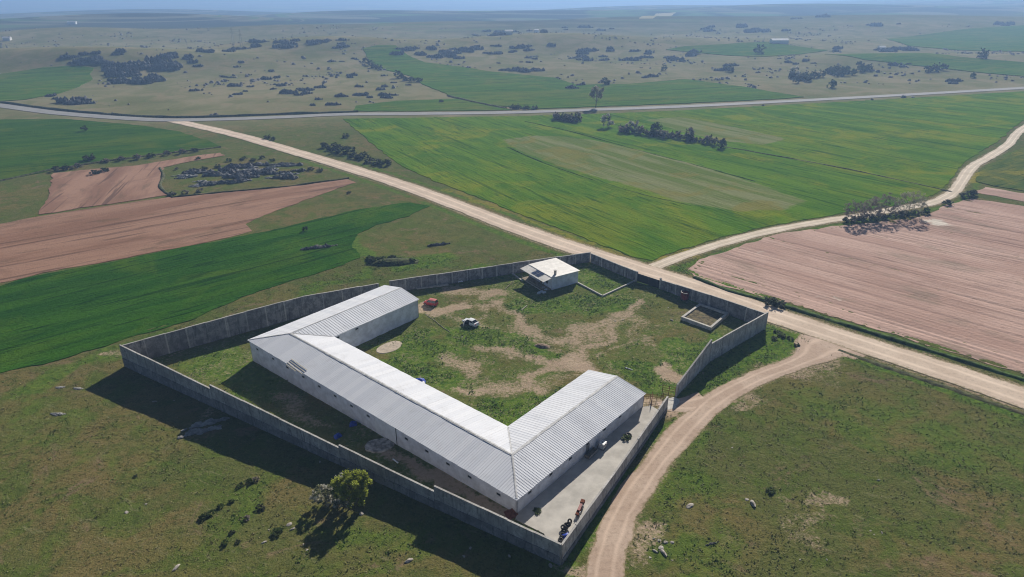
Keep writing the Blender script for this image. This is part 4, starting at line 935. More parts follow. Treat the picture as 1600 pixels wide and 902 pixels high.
for sx in (-1, 1):
    for sy in (-1, 1): MB().box((sx*L*.4, sy*.4, .1), (.08, .08, .3)).build('leg', MT['steel'], tr)
def tyre_mesh(r_=.42, w_=.24):
    prof = [(r_*.58, -w_*.4), (r_*.75, -w_/2), (r_*.94, -w_*.46), (r_, -w_*.3), (r_, w_*.3), (r_*.94, w_*.46), (r_*.75, w_/2), (r_*.58, w_*.4), (r_*.55, 0), (r_*.58, -w_*.4)]
    return MB().lathe(prof, (0, 0, 0), 20).mesh('tyre', True)
tm = tyre_mesh(); tm.materials.append(MT['rubber'])
for i, (px, py, z, rx, ry) in enumerate(((879, 838, .15, 0, .1), (881, 832, .15, .1, 0), (883, 827, .35, .9, .3), (885, 822, .15, 0, .2), (888, 824, .42, .3, .6), (880, 828, .45, .2, 0), (876, 846, .15, 0, 0), (890, 818, .3, 1.1, .2))):
    p = onground(px, py, .08 + z); tag(link('tyre', tm, None, None, p, (rx, ry, i)), 'black tyre in the pile at the front corner of the concrete yard', 'tyre', 'tyres piled in the yard corner')
p = onground(982, 682); big = link('tractor_tyre', tyre_mesh(.6, .36), MT['rubber'], None, (p[0], p[1], p[2]+.22), (.25, .15, .4)); tag(big, 'large round tyre leaning near the far end of the concrete yard', 'tyre')
# red farm implement against the wall
p, q = onground(901, 809), onground(909, 792); u = (q-p)[:2]; L = float(np.linalg.norm(u)); im = empty('farm_implement', ((p[0]+q[0])/2, (p[1]+q[1])/2, p[2]+.05), math.atan2(u[1], u[0])); tag(im, 'narrow dark red farm implement leaning along the yard wall', 'implement')
MB().box((0, 0, .45), (L, .5, .28)).build('frame', MT['rust'], im); MB().box((L*.1, 0, .68), (L*.6, .42, .18)).build('hopper', MT['tankred'], im); MB().box((L*.5+.3, 0, .6), (.7, .6, .5)).build('gearbox', MT['rust'], im)
for s in (-1, 1): MB().lathe([(.08, -.04), (.36, -.04), (.36, .04), (.08, .04)], (s*L*.3, -.32, .36), 14, 'y').build('disc', MT['steel'], im)
MB().tube([(-L*.5, 0, .4), (-L*.5-.9, 0, .3)], .05).build('drawbar', MT['steel'], im)
# rusty sheet at barn corner
p = onground(799, 806, .35); sh = MB()
for k in range(5): sh.box((-.8 + k*.4, 0, .03*(k % 2)), (.39, 1.5, .04))
tag(sh.build('rusty_sheet', MT['rust'], None, p, (.42, .08, .6)), 'rusty orange metal sheet leaning by the front barn corner', 'metal sheet')
# tarps and coverings
def tarp(pix, sx, sy, hgt, mat, label, rz=0.):
    p = onground(*pix); n_ = 9; V = []; Fc = []
    for i in range(n_):
        for j in range(n_):
            a, b = i/(n_-1)*2-1, j/(n_-1)*2-1; rr = max(abs(a), abs(b)); z = hgt*(1-rr**2.2)*(.6+.8*float(fbm(np.array(a*1.7+pix[0]), np.array(b*1.7+pix[1]), 2))) + .03
            k = 1 + .18*(float(vnoise(np.array(a*2+pix[1]), np.array(b*2.))) - .5); V.append((a*sx/2*k, b*sy/2*k, z - (.15 if rr > .99 else 0)))
    for i in range(n_-1):
        for j in range(n_-1): Fc.append((i*n_+j, (i+1)*n_+j, (i+1)*n_+j+1, i*n_+j+1))
    return tag(MB().add(V, Fc).build('tarp', mat, None, p, (0, 0, rz), True), label, 'tarp')
tarp((656, 598), 2.6, 1.6, .9, MT['blue'], 'bright blue tarp against the yard side of the barn', .3)
tarp((660, 601), 1.3, 1.0, .6, MT['whitetarp'], 'white sheet bundled beside the bright blue tarp', .2)
tarp((552, 664), 1.5, 1.2, .7, MT['blue'], 'dark blue tarp in shade by the outer barn wall', .3)
tarp((528, 682), 1.5, 1.3, .6, MT['blue'], 'dark blue tarp bundle nearest the long front wall', .8)
tarp((719, 440), 1.6, 1.0, .5, MT['whitetarp'], 'crumpled white sheet near the back wall slab', .3)
tarp((884, 838), 1.4, .9, .4, MT['blue'], 'blue plastic sheet beside the tyre pile', .4)
p = onground(440, 493); tq = empty('water_trough', tuple(p), ang((430, 495), (450, 490))); tag(tq, 'blue grey open trough against the tall left wall', 'trough')
MB().box((0, 0, .12), (2.6, .9, .08)).build('floor', MT['steel'], tq)
for s in (-1, 1): MB().box((0, s*.46, .42), (2.6, .06, .6)).build('side', MT['doorwhite'], tq); MB().box((s*1.3, 0, .42), (.06, .86, .6)).build('end', MT['doorwhite'], tq)
for i, (px, py) in enumerate(((390, 507), (398, 505), (408, 501), (413, 500), (418, 500))):
    p = onground(px, py); mb = MB().lathe([(.001, .02), (.26, .0), (.30, .35), (.22, .62), (.1, .7), (.001, .72)], (0, 0, 0), 10)
    tag(mb.build('drum', MT['plastic'], None, p, (0, 0, 0), True), 'small white plastic drum at the foot of the left wall', 'drum', 'white drums by the left wall')
# junk timber by the left wall
for i in range(14):
    px, py = 455 + random.random()*28, 489 + random.random()*6 - .0; py -= (px-455)*.18; p = onground(px, py, .1 + .3*random.random())
    L = random.uniform(1.2, 2.6); tag(MB().box((0, 0, 0), (L, .16, .10)).build('timber', MT['wood'], None, p, (random.uniform(-.3, .3), random.uniform(-.5, .5), random.random()*3)), 'grey timber offcut in the junk heap by the left wall', 'timber', 'junk timber by the left wall')
# pipes / hoses on the yard
def pipe(name, pix, rad, mat, label, cat):
    pts = [Vector(onground(*p, rad*.6)) for p in pix]; o = pts[0].copy()
    tag(MB().tube([p-o for p in pts], rad, 6).build(name, mat, None, o), label, cat)
pipe('pipe', [(664, 491), (680, 502), (692, 512), (703, 519)], .07, MT['palewood'], 'pale pipe lying across the grass from the red car', 'pipe')
pipe('pipe', [(977, 575), (983, 577), (988, 579)], .12, MT['whitetarp'], 'short white pipe lying beyond the right wing roof', 'pipe')
pipe('plank', [(815, 485), (823, 478)], .12, MT['palewood'], 'pale plank in the weeds before the house', 'plank')
pipe('beam', [(789, 452), (803, 440)], .10, MT['wood'], 'grey beam lying left of the porch shadow', 'beam')
pipe('beam', [(614, 718), (622, 724)], .12, MT['doorwhite'], 'pale beam lying below the round concrete pad', 'beam')

# ------------------------------------------------------------------ rocks
def rock_mesh(name, seed, n_, ext, size, flat=.55):
    r_ = random.Random(seed); V = []; Fc = []; base = 0; spots = []
    for k in range(n_):
        bm = bmesh.new(); bmesh.ops.create_icosphere(bm, subdivisions=2 if n_ <= 6 else 1, radius=1.0)
        s = size*r_.uniform(.45, 1.25); 
        if not spots: cx, cy = 0., 0.
        else:
            q0 = r_.choice(spots); a0 = r_.uniform(0, 6.28); cx, cy = q0[0] + math.cos(a0)*(q0[2]*.7 + s*.5)*ext[0], q0[1] + math.sin(a0)*(q0[2]*.4 + s*.35)*ext[1]
        spots.append((cx, cy, s))
        pl = [(Vector((r_.gauss(0, 1), r_.gauss(0, 1), r_.gauss(0, .7))).normalized(), r_.uniform(.55, .95)) for _ in range(7)]
        ex, ey, tz = s*r_.uniform(.9, 2.2), s*r_.uniform(.7, 1.2), s*flat*r_.uniform(.7, 1.6); az = r_.gauss(0, .35)
        for v in bm.verts:
            for n__, d in pl:
                q = v.co.dot(n__)
                if q > d: v.co -= n__*(q-d)
            v.co *= 1 + r_.uniform(-.06, .06); x, y, z = v.co.x*ex, v.co.y*ey, v.co.z*tz
            v.co = (cx + x*math.cos(az) - y*math.sin(az), cy + x*math.sin(az) + y*math.cos(az), z + tz*.25)
        bm.verts.index_update()
        V += [tuple(v.co) for v in bm.verts]; Fc += [tuple(base + v.index for v in f.verts) for f in bm.faces]; base = len(V); bm.free()
    me = bpy.data.meshes.new(name); me.from_pydata(V, [], Fc); me.update(); return me
OUT = [rock_mesh('rock_outcrop', 100+i, 46, (1.9, 1.3), .9, .95) for i in range(8)]
for m_ in OUT: m_.materials.append(MT['rock'])
PALE = [rock_mesh('pale_outcrop', 200+i, 26, (1.9, .9), .85, .6) for i in range(4)]
for m_ in PALE: m_.materials.append(MT['palerock'])
STN = [rock_mesh('stone', 300+i, 1, (0, 0), .5, .6) for i in range(5)]
for m_ in STN: m_.materials.append(MT['stone'])
def put_rock(me, px, py, s, label, group=None, rz=None, name='rock_outcrop', cat='rock', zs=1.0):
    p = G(px, py); o = link(name, me, None, None, p, (0, 0, random.uniform(-.35, .35) if rz is None else rz), (s*random.uniform(.8, 1.3), s*random.uniform(.8, 1.2), s*zs*random.uniform(.8, 1.2)))
    return tag(o, label, cat, group)
# (cx, cy, half w, half h, n, size)
CL_ = [(228, 103, 34, 14, 15, 1.25), (215, 127, 26, 8, 9, 1.0), (165, 100, 22, 10, 8, 1.0), (120, 97, 50, 9, 9, .8), (160, 84, 30, 4, 6, .8), (280, 88, 25, 4, 6, .8), (330, 82, 20, 3, 5, .8), (372, 79, 16, 3, 5, .9), (430, 70, 36, 6, 12, 1.1), (500, 68, 40, 8, 13, 1.0),
       (400, 120, 120, 28, 22, .55), (480, 150, 60, 16, 14, .75), (128, 159, 26, 5, 6, .9), (95, 153, 12, 3, 2, .7), (575, 130, 70, 12, 10, .6), (600, 150, 40, 7, 8, .65), (545, 95, 25, 10, 6, .6),
       (655, 80, 30, 6, 7, 1.0), (712, 84, 36, 8, 13, 1.1), (775, 78, 30, 7, 9, .8), (838, 76, 24, 5, 6, .9), (790, 92, 60, 8, 9, .6), (905, 82, 22, 4, 6, 1.0), (920, 94, 36, 6, 9, .9), (985, 80, 36, 5, 6, .7), (1010, 93, 30, 6, 7, .8), (1060, 92, 26, 5, 6, .9),
       (825, 112, 32, 4, 6, .9), (770, 53, 34, 4, 10, 1.2), (850, 50, 22, 3, 5, 1.0), (920, 46, 40, 4, 6, 1.1), (1140, 46, 44, 5, 11, 1.5), (1220, 50, 50, 5, 7, 1.2), (1270, 29, 40, 3, 4, 1.6), (1380, 38, 40, 3, 4, 1.4), (1540, 38, 40, 4, 5, 1.5),
       (1405, 80, 42, 4, 8, 1.1), (1300, 78, 14, 3, 3, 1.0), (1140, 108, 14, 5, 4, .8), (1080, 85, 14, 4, 4, .9), (1405, 103, 18, 4, 4, .8), (1500, 128, 14, 3, 3, .8), (1250, 97, 35, 5, 6, .6), (1020, 120, 12, 3, 3, .7), (920, 136, 22, 3, 4, .7)]
def region(cx, cy):
    if cy < 60: return 'dark crag on the hazy skyline hills', 'crags on the skyline'
    if cx < 185: return 'dark outcrop around the small green field below the left hill', 'outcrops below the left hill'
    if cx < 260: return 'black crag in the big dark mass on the left hill', 'crags of the left hill'
    if cx < 385: return 'low outcrop strung along the left hill crest', 'outcrops along the left crest'
    if cx < 540: return ('dark crag on the crest left of the valley field', 'crags on the middle crest') if cy < 80 else ('small dark outcrop scattered on the pale hillside above the paved road', 'outcrops on the pale hillside')
    if cx < 620: return 'small outcrop beside the valley field mouth', 'outcrops by the valley field'
    if cx < 1090: return 'dark outcrop on the bare hills behind the valley field', 'outcrops behind the valley field'
    return 'dark outcrop on the dry rise right of the valley field', 'outcrops on the right rise'
for (cx, cy, hw_, hh_, n_, s) in CL_:
    lab, grp = region(cx, cy)
    for k in range(max(2, int(n_*.9))):
        px, py = cx + random.uniform(-1, 1)*hw_, cy + random.uniform(-1, 1)*hh_
        put_rock(random.choice(OUT), px, py, s*random.uniform(.7, 1.7)*(1.3 if lab.startswith('black') else 1), lab, grp, zs=1.5)
# pale rocky knoll left of the gravel road
for k in range(46):
    t = random.random(); px = 285 + t*215 + random.uniform(-10, 10); py = 285 - t*22 + random.uniform(-15, 10)
    gq = G(px, py)
    if segdist(np.array([gq[0]]), np.array([gq[1]]), [tuple(p) for p in CL['G'][::4]])[0] < 17: continue
    put_rock(random.choice(PALE if random.random() < .55 else OUT), px, py, random.uniform(.7, 1.35)*.85, 'weathered rock slab on the knoll between ploughed plot and gravel road', 'rock slabs on the knoll', random.uniform(-.2, .3))
for (px, py, s, z, t) in ((120, 608, .33, .8, 'small grey rock in the grass left of the wall corner'), (88, 648, .42, .8, 'dark grey rock lower down the slope left of the wall'), (92, 606, .25, .7, 'low flat grey rock at the edge of the left slope')):
    put_rock(PALE[0], px, py, s, t, None, zs=z)
put_rock(PALE[1], 332, 660, .95, 'long pale rock slab crossing the shadow before the front wall', None, .45, zs=.5)
put_rock(PALE[2], 302, 678, .7, 'broken pale rock ledge at the edge of the wall shadow', None, .45, zs=.5)
for (px, py, s, t) in ((690, 383, .42, 'dark rock on the grass slope above the back wall'), (505, 388, .75, 'long dark rock ridge in the deep green strip'), (1115, 850, .12, 'small dark rock in the right pasture')):
    put_rock(OUT[1], px, py, s, t, None, .25)
for i, (px, py, s) in enumerate(((1078, 791, 1.0), (1167, 781, .9), (1177, 789, 1.1), (1250, 875, .7), (1292, 875, .7), (1033, 858, 1.0), (1040, 848, .9), (1038, 866, .8), (1050, 876, .6), (1022, 842, .8), (1050, 848, .6), (1030, 845, .7), (1024, 862, .6), (1016, 872, .8), (457, 827, 1.1), (452, 820, .8), (565, 803, 1.0), (638, 877, .9), (735, 857, 1.0), (796, 869, 1.1), (725, 870, .6), (860, 884, .9), (241, 628, .6), (272, 626, .6), (278, 652, .5), (198, 801, .8), (228, 788, .4), (275, 888, .7), (300, 835, .3),
                                 (474, 851, .5), (480, 860, .5), (425, 835, .5), (412, 848, .5), (420, 828, .5), (484, 858, .4), (500, 722, .4), (1144, 700, .5), (1372, 751, .4), (1463, 634, .5), (1352, 796, .4), (1360, 830, .4), (1366, 836, .35), (1378, 833, .35))):
    put_rock(STN[i % 5], px, py, s*.8, 'pale field stone lying loose in the pasture outside the walls', 'field stones in the pasture', random.random()*3, 'field_stone', 'stone')
for i, (px, py, s) in enumerate(((973, 500, .5), (1044, 481, .5), (1050, 501, .6), (1056, 502, .6), (703, 542, .4), (752, 498, .35), (722, 527, .5), (728, 529, .4), (831, 470, .4), (744, 470, .4), (961, 502, .5), (705, 496, .3), (690, 560, .35))):
    put_rock(STN[i % 5], px, py, s*.8, 'pale stone lying loose on the yard ground', 'stones in the yard', random.random()*3, 'yard_stone', 'stone')
# ------------------------------------------------------------------ vegetation
def leaf_cloud(r_, n_, rad, centre, clumps, size, cols, shell=.55, tw=1.0, lean=1.1):
    """n_ leaf quads gathered in clumps inside an ellipsoid"""
    C = []
    while len(C) < clumps:
        v = r_.normal(size=3); v /= np.linalg.norm(v); k = r_.uniform(shell, 1.0)**.7
        if v[2] < -.75: continue
        C.append(v*k*r_.uniform(.8, 1.1))
    C = np.array(C); pick = r_.integers(0, clumps, n_); spread = .9/np.sqrt(clumps)
    P = C[pick] + r_.normal(size=(n_, 3))*spread*.62; P = P*np.array(rad) + np.array(centre); P[:, 2] = np.maximum(P[:, 2], .05)
    nn_ = r_.normal(size=(n_, 3)) + np.array([0, 0, lean]); nn_ /= np.linalg.norm(nn_, axis=1)[:, None]; a = np.cross(nn_, r_.normal(size=(n_, 3))); a /= np.linalg.norm(a, axis=1)[:, None]; b = np.cross(nn_, a); b /= np.linalg.norm(b, axis=1)[:, None]
    s = (size*r_.uniform(.6, 1.4, n_))[:, None]; V = np.stack([P - a*s*tw, P + b*s*.55, P + a*s*tw, P - b*s*.55], 1).reshape(-1, 3); F = np.arange(n_*4).reshape(-1, 4)
    cols = np.array(cols); cc = cols[(r_.integers(0, len(cols), clumps))[pick]]*r_.uniform(.75, 1.25, (n_, 1)); cc = np.repeat(np.column_stack([cc, np.ones(n_)]), 4, axis=0)
    return V, F, cc
def leaf_mesh(name, parts, mat='leaf'):
    V = np.vstack([p[0] for p in parts]); o = 0; Fs = []
    for p in parts: Fs.append(p[1] + o); o += len(p[0])
    me = npmesh(name, V, np.vstack(Fs)); setattr_c(me, 'col', np.vstack([p[2] for p in parts])); me.materials.append(MT[mat]); return me
GREEN = [(.085, .125, .022), (.11, .15, .025), (.06, .095, .018), (.13, .16, .035)]
DARKG = [(.045, .058, .024), (.058, .066, .032), (.072, .070, .044), (.045, .068, .022)]
BARE = [(.24, .20, .165), (.29, .245, .205), (.19, .16, .135)]
BLOS = [(.42, .40, .36), (.50, .48, .43), (.30, .29, .23), (.10, .12, .05)]
PALEG = [(.34, .32, .22), (.40, .37, .27), (.27, .26, .17)]
def trunk_mesh(r_, hgt, rx, base, n_limb=7):
    mb = MB(); top = hgt*.72; mb.tube([(0, 0, -.3), (0, 0, hgt*.12), (r_.uniform(-.1, .1)*rx*.3, 0, hgt*.35), (0, r_.uniform(-.2, .2)*rx*.3, top)], [base*1.25, base, base*.75, base*.25], 7)
    for k in range(n_limb):
        a = 2*math.pi*k/n_limb + r_.uniform(-.4, .4); z0 = hgt*r_.uniform(.18, .5); e = rx*r_.uniform(.6, .95); z1 = min(hgt*.95, z0 + hgt*r_.uniform(.2, .45))
        m1 = (math.cos(a)*e*.5, math.sin(a)*e*.5, z0 + (z1-z0)*.55)
        mb.tube([(0, 0, z0), m1, (math.cos(a)*e, math.sin(a)*e, z1)], [base*.5, base*.3, base*.08], 5)
        for j in range(3):
            a2 = a + r_.uniform(-.9, .9); mb.tube([m1, (m1[0] + math.cos(a2)*e*.45, m1[1] + math.sin(a2)*e*.45, m1[2] + hgt*r_.uniform(.08, .25))], [base*.22, base*.05], 4)
    return mb
def tree(name, label, pix, hgt, rx, cols, n_, size, base=.14, cat='tree', group=None, seed=0, ry=None, clumps=40, low=.5, lm='leaf'):
    r_ = np.random.default_rng(seed + int(pix[0])); p = G(*pix); root = empty(name, tuple(p), float(r_.uniform(0, 6))); tag(root, label, cat, group)
    trunk_mesh(r_, hgt, rx, base).build('trunk', MT['bark'], root)
    cz = hgt*(low + 1)/2; me = leaf_mesh('crown', [leaf_cloud(r_, n_, (rx, ry or rx, hgt*(1-low)/2), (0, 0, cz), clumps, size, cols)], lm); link('crown', me, None, root); return root
tree('leafy_tree', 'round yellow-green leafy tree outside the front wall', (553, 786), 5.9, 2.7, [(.40, .44, .07), (.48, .52, .09), (.32, .36, .055)], 15000, .14, seed=1, clumps=55, low=.02, lm='leaf_bright')
tree('blossom_bush', 'compact white blossoming bush left of the leafy tree', (505, 789), 3.3, 1.8, [(.62, .60, .52), (.50, .48, .38), (.26, .27, .14)], 3600, .12, .07, 'bush', seed=2, clumps=60, low=.06, lm='leaf_bright')
tree('blossom_bush', 'sparse white blossoming bush in front of the leafy tree', (537, 793), 3.0, 1.7, [(.66, .64, .58), (.7, .68, .62), (.2, .22, .12)], 1300, .13, .06, 'bush', seed=3, clumps=60, low=.06, lm='leaf_bright')
tree('blossom_bush', 'white blossom spray at the left shoulder of the leafy tree', (534, 768), 3.4, .9, [(.68, .66, .6), (.3, .32, .18)], 700, .13, .05, 'bush', seed=5, clumps=22, low=.45)
for i, (px, py, hg, rx, cs, t) in enumerate(((1334, 348, 7.6, 3.8, BARE, 'leftmost bare grey tree in the row beside the farm track'), (1358, 343, 7.6, 4.0, BARE, 'second bare grey tree from the left in the trackside row'), (1380, 340, 8.4, 4.6, BARE, 'tallest bare tree in the middle of the trackside row'),
                                             (1418, 337, 9.0, 5.0, PALEG, 'pale budding tree at the right end of the trackside row'))):
    tree('roadside_tree', t, (px, py), hg, rx, cs, 4200 if cs is BARE else 5200, .14, .08, group='trees beside the farm track', seed=10+i, clumps=120, low=.06)
tree('lone_tree', 'lone pale bare tree standing on the far verge of the paved road', (931, 168), 14.0, 5.2, PALEG, 4200, .34, .3, seed=30, clumps=50, low=.35)
# bushes sharing a few bodies
def bush_mesh(seed, cols, n_=520, rx=1.0, rz=.9, size=.15, clumps=22):
    r_ = np.random.default_rng(seed); return leaf_mesh('bush', [leaf_cloud(r_, n_, (rx, rx*.85, rz), (0, 0, rz*.75), clumps, size, cols, .35)])
BD = [bush_mesh(40+i, DARKG) for i in range(5)]; BB_ = [bush_mesh(60+i, BARE + [(.06, .065, .03)], 480) for i in range(4)]; BG = [bush_mesh(80+i, [(.05, .085, .015), (.07, .11, .02), (.04, .06, .016)]) for i in range(4)]
BF = [bush_mesh(95+i, BLOS, 420) for i in range(2)]
def bush(kind, px, py, s, label, group=None, zs=1.0, wide=1.0, name='bush'):
    p = G(px, py); o = link(name, random.choice(kind), None, None, p, (0, 0, random.random()*6), (s*wide, s*wide, s*zs)); return tag(o, label, 'bush', group)
HG = ('dark leafless hedgerow bush along the ditch in the wheat field', 'hedgerow bushes in the wheat field')
for i in range(44):
    t = i/43; seg = 868 + t*84 if t < .36 else 966 + (t-.36)/.64*150; py = 186 + (seg-868)*.155 if seg < 960 else 205 + (seg-966)*.135
    bush(random.choice((BD, BB_, BB_)), seg + random.uniform(-2, 2), py + random.uniform(-1, 1.5), random.uniform(1.6, 3.0), *HG, zs=.95)
for px, py, s, t in ((948, 199, 4.0, 'white blossoming bush at the near end of the upper hedgerow'), (987, 205, 3.6, 'pale blossoming bush rising from the lower hedgerow')): bush(BF, px, py, s, t, zs=1.2)
bush(BG, 1024, 209, 3.6, 'green bush standing tall in the middle of the hedgerow', zs=1.2); bush(BD, 1128, 231, 2.9, 'round dark bush alone at the end of the hedgerow', zs=1.05)
bush(BB_, 1076, 218, 3.2, 'tall twiggy bush near the right end of the hedgerow', zs=1.4); bush(BB_, 903, 190, 2.8, 'tall twiggy bush in the upper hedgerow', zs=1.5)
for px in range(1320, 1452, 6): bush(random.choice((BB_, BB_, BG)), px + random.uniform(-2, 2), 350 - (px-1320)*.125 + random.uniform(-3, 1), random.uniform(.9, 1.5), 'dark scrub bush under the trackside tree row', 'scrub under the trackside trees')
for i, (px, py, s) in enumerate(((508, 231, 2.2), (520, 234, 2.8), (532, 238, 3.2), (545, 240, 3.0), (552, 246, 2.2), (565, 248, 2.6), (578, 254, 2.2), (590, 257, 2.4), (603, 259, 2.2), (540, 215, 1.8), (418, 217, 1.8), (427, 219, 1.5))):
    bush(BD, px, py, s, 'dark bush on the grass beyond the gravel road', 'bushes beyond the gravel road', .8, 1.3)
for i, (px, py, s, k) in enumerate(((90, 267, 1.8, BD), (105, 265, 1.8, BD), (122, 262, 1.6, BB_), (140, 251, 2.4, BD), (165, 254, 1.5, BB_), (190, 251, 1.6, BB_), (215, 249, 1.8, BB_), (235, 246, 1.8, BD), (262, 242, 1.7, BB_), (285, 240, 1.8, BB_), (305, 237, 1.6, BD), (150, 272, 1.6, BD), (165, 268, 1.5, BD))):
    bush(k, px, py, s, 'scrubby bush on the bank below the upper left field', 'bushes on the field bank', .85, 1.4)
for i, (px, py, s, k) in enumerate(((310, 249, 2.0, BG), (358, 252, 2.4, BG), (276, 265, 1.6, BB_), (312, 300, 2.2, BB_), (270, 305, 2.4, BB_), (290, 303, 2.4, BB_), (340, 262, 2.4, BD), (380, 250, 2.6, BD), (395, 252, 2.6, BD), (410, 248, 2.4, BD), (425, 252, 2.2, BG), (300, 268, 2.2, BD), (320, 265, 2.4, BD), (470, 268, 2.2, BD), (485, 266, 2.6, BD), (500, 268, 2.4, BD), (455, 270, 2.0, BD), (545, 302, 1.4, BD))):
    bush(k, px, py, s*.55, 'dark thorny bush among the rock slabs of the knoll', 'bushes on the rocky knoll', .75, 1.25)
for i in range(34):
    t = random.random(); bush(random.choice((BD, BD, BD, BG)), 1236 + t*128, 126 - t*18 + random.uniform(-5, 6), random.uniform(2.4, 4.4), 'dark bush in the thicket on the dry rise beyond the road', 'thicket on the dry rise')
for px, py, s, t in ((1299, 137, 4.2, 'round green bush in front of the dark thicket'), (1186, 85, 7.0, 'lone dark tree-like bush on the distant green field'), (1535, 91, 6.0, 'lone dark bush at the far right field'), (1240, 120, 5.5, 'pale bush at the left tip of the thicket'), (1140, 112, 4.5, 'dark bush clump left of the thicket'), (1461, 112, 5.0, 'dark bush right of the thicket'), (1449, 113, 4.0, 'small dark bush just right of the thicket'), (1474, 110, 4.0, 'rounded dark bush farther right of the thicket'), (1520, 122, 3.0, 'small green bush near the paved road at right'), (624, 122, 4.5, 'dark bush at the valley field corner'), (947, 133, 4.2, 'dark bush on the rise behind the lone tree'), (132, 205, 2.2, 'small green bush alone in the upper left field'), (477, 361, 1.1, 'yellow-green bush in the deep green strip'), (1037, 110, 3.4, 'dark bush on the bare slope above the valley field')):
    bush(BF if 'pale' in t else (BG if 'green' in t else BD), px, py, s, t)
for i, (px, py, s) in enumerate(((572, 97, 3), (578, 102, 3.4), (585, 106, 3.2), (592, 108, 3.), (634, 126, 2.6), (645, 128, 3), (655, 128, 2.6), (800, 170, 2), (810, 170, 2.2), (822, 171, 2.2), (835, 171, 2), (690, 160, 1.5))): bush(BD, px, py, s, 'dark bush along the edge of the valley field', 'bushes edging the valley field', .9, 1.4)
for px, py, s, k, t in ((1205, 475, 1.6, BD, 'low dark bush on the verge at the ploughed field edge'), (1217, 479, 1.3, BD, 'smaller dark bush on the ploughed field verge'), (1518, 306, 1.9, BD, 'dark bush beside the bend of the farm track'), (1507, 309, 1.5, BD, 'low bush left of the track bend bush'), (1479, 320, 1.4, BD, 'small dark bush where the track meets the ploughed field')): bush(k, px, py, s, t, None, .8, 1.4)
for i, (px, py, s, k) in enumerate(((318, 810, .6, BG), (330, 804, .6, BG), (345, 792, .45, BG), (408, 795, .6, BD), (386, 812, .5, BB_), (362, 834, .45, BD), (352, 850, .5, BG), (372, 848, .35, BD), (391, 754, .6, BG), (375, 760, .5, BG), (400, 751, .5, BB_), (362, 785, .4, BG), (212, 745, .3, BD))):
    bush(k, px, py, s, 'low dark shrub on the pasture left of the leafy tree', 'shrubs on the left pasture', .7, 1.3)
for i, (px, py, s) in enumerate(((1210, 530, .6), (1222, 525, .7), (1235, 530, .55), (1215, 520, .6), (1245, 540, .5))): bush(BG, px, py, s, 'low green bush at the tip of the weedy triangle by the track', 'bushes on the weedy triangle', .6, 1.6)
for px, py, s, t in ((979, 686, .7, 'weed clump growing around the old round tyre'), (840, 800, .55, 'low weed clump growing in the shaded yard slab'), (434, 833, .7, 'weed clump beside the sawn pale stones'), (1205, 768, .6, 'dark green weed clump in the right pasture')): bush(BG, px, py, s, t, None, .5, 1.5)

for i in range(16): bush(random.choice((BG, BG, BD)), 612 + random.uniform(-34, 36), 409 + random.uniform(-5, 4), random.uniform(.7, 1.3), 'weedy bush on the overgrown mound outside the back wall', 'bushes on the overgrown mound', .7, 1.4)
# dark ditch lines and grassy banks between plots
def bankline(name, pix, wdt, hgt, mat, label, step=2.0):
    cl = catmull(GP(pix), step); n = len(cl); T = np.gradient(cl, axis=0); T /= np.linalg.norm(T, axis=1)[:, None]; Nn = np.stack([-T[:, 1], T[:, 0]], 1); V = []
    s = np.arange(n)*step
    ww = wdt/2*(.6 + .8*fbm(s/5, s*0+pix[0][0], 2)); hh = hgt*(.5 + fbm(s/4, s*0+pix[0][1], 2))
    for u, k in ((-1, -.3), (-.5, .8), (0, 1), (.5, .8), (1, -.3)):
        p = cl + Nn*(u*ww)[:, None]; V.append(np.column_stack([p, h(p[:, 0], p[:, 1]) + hh*k]))
    V = np.stack(V, 1).reshape(-1, 3); ii = np.arange(n*5).reshape(n, 5); F = np.stack([ii[:-1, :-1], ii[:-1, 1:], ii[1:, 1:], ii[1:, :-1]], -1).reshape(-1, 4)[:, ::-1]
    tag(link(name, npmesh(name, V, F, True), mat), label, kind='structure')
MT['bank'] = simple('rough_bank_grass', (.080, .085, .034), .95, .1, 0, .4, .8, (.10, .085, .045))
MT['bank2'] = simple('green_bank_grass', (.060, .105, .020), .95, .1, 0, .4, .8, (.08, .10, .03))
bankline('ditch_bank', [(1132, 230), (1200, 242), (1300, 260), (1400, 281), (1486, 300)], 1.5, .35, MT['bank'], 'dark grassy ditch line running from the hedgerow to the farm track', 3)
bankline('ditch_bank', [(792, 230), (850, 255), (930, 283), (1010, 306), (1080, 322)], .7, .28, MT['bank2'], 'dark furrow line along the lower edge of the pale meadow', 3)
bankline('ditch_bank', [(820, 190), (900, 208), (1000, 236), (1100, 262), (1180, 284)], .6, .26, MT['bank2'], 'dark furrow line along the upper edge of the pale meadow', 3)
bankline('field_bank', [(250, 263), (255, 275), (250, 292), (268, 308)], 1.6, .5, MT['bank'], 'dark curving bank between upper ploughed plot and rocky knoll', 2)
bankline('field_bank', [(268, 309), (337, 302), (456, 291), (545, 279)], 1.6, .5, MT['bank'], 'dark straight bank below the rocky knoll', 2)
bankline('field_bank', [(0, 283), (101, 262), (236, 243), (345, 230)], 2.2, .5, MT['bank'], 'dark bank below the striped green field', 3)
bankline('road_bank', [(0, 160), (101, 173), (202, 181), (300, 183.5), (450, 178.5), (560, 174.8)], 4, 1.0, MT['bank'], 'dark grassy bank on the far side of the paved road', 6)
bankline('field_bank', [(700, 150), (740, 160), (790, 170)], 4, .9, MT['bank'], 'dark bank dividing the valley field from the narrow strip', 5)
bankline('verge_bank', [(1085, 434), (1140, 455), (1200, 471), (1270, 492), (1400, 532), (1600, 594), (1700, 625)], 2.0, .45, MT['bank2'], 'green weedy bank between gravel road and ploughed field', 2)
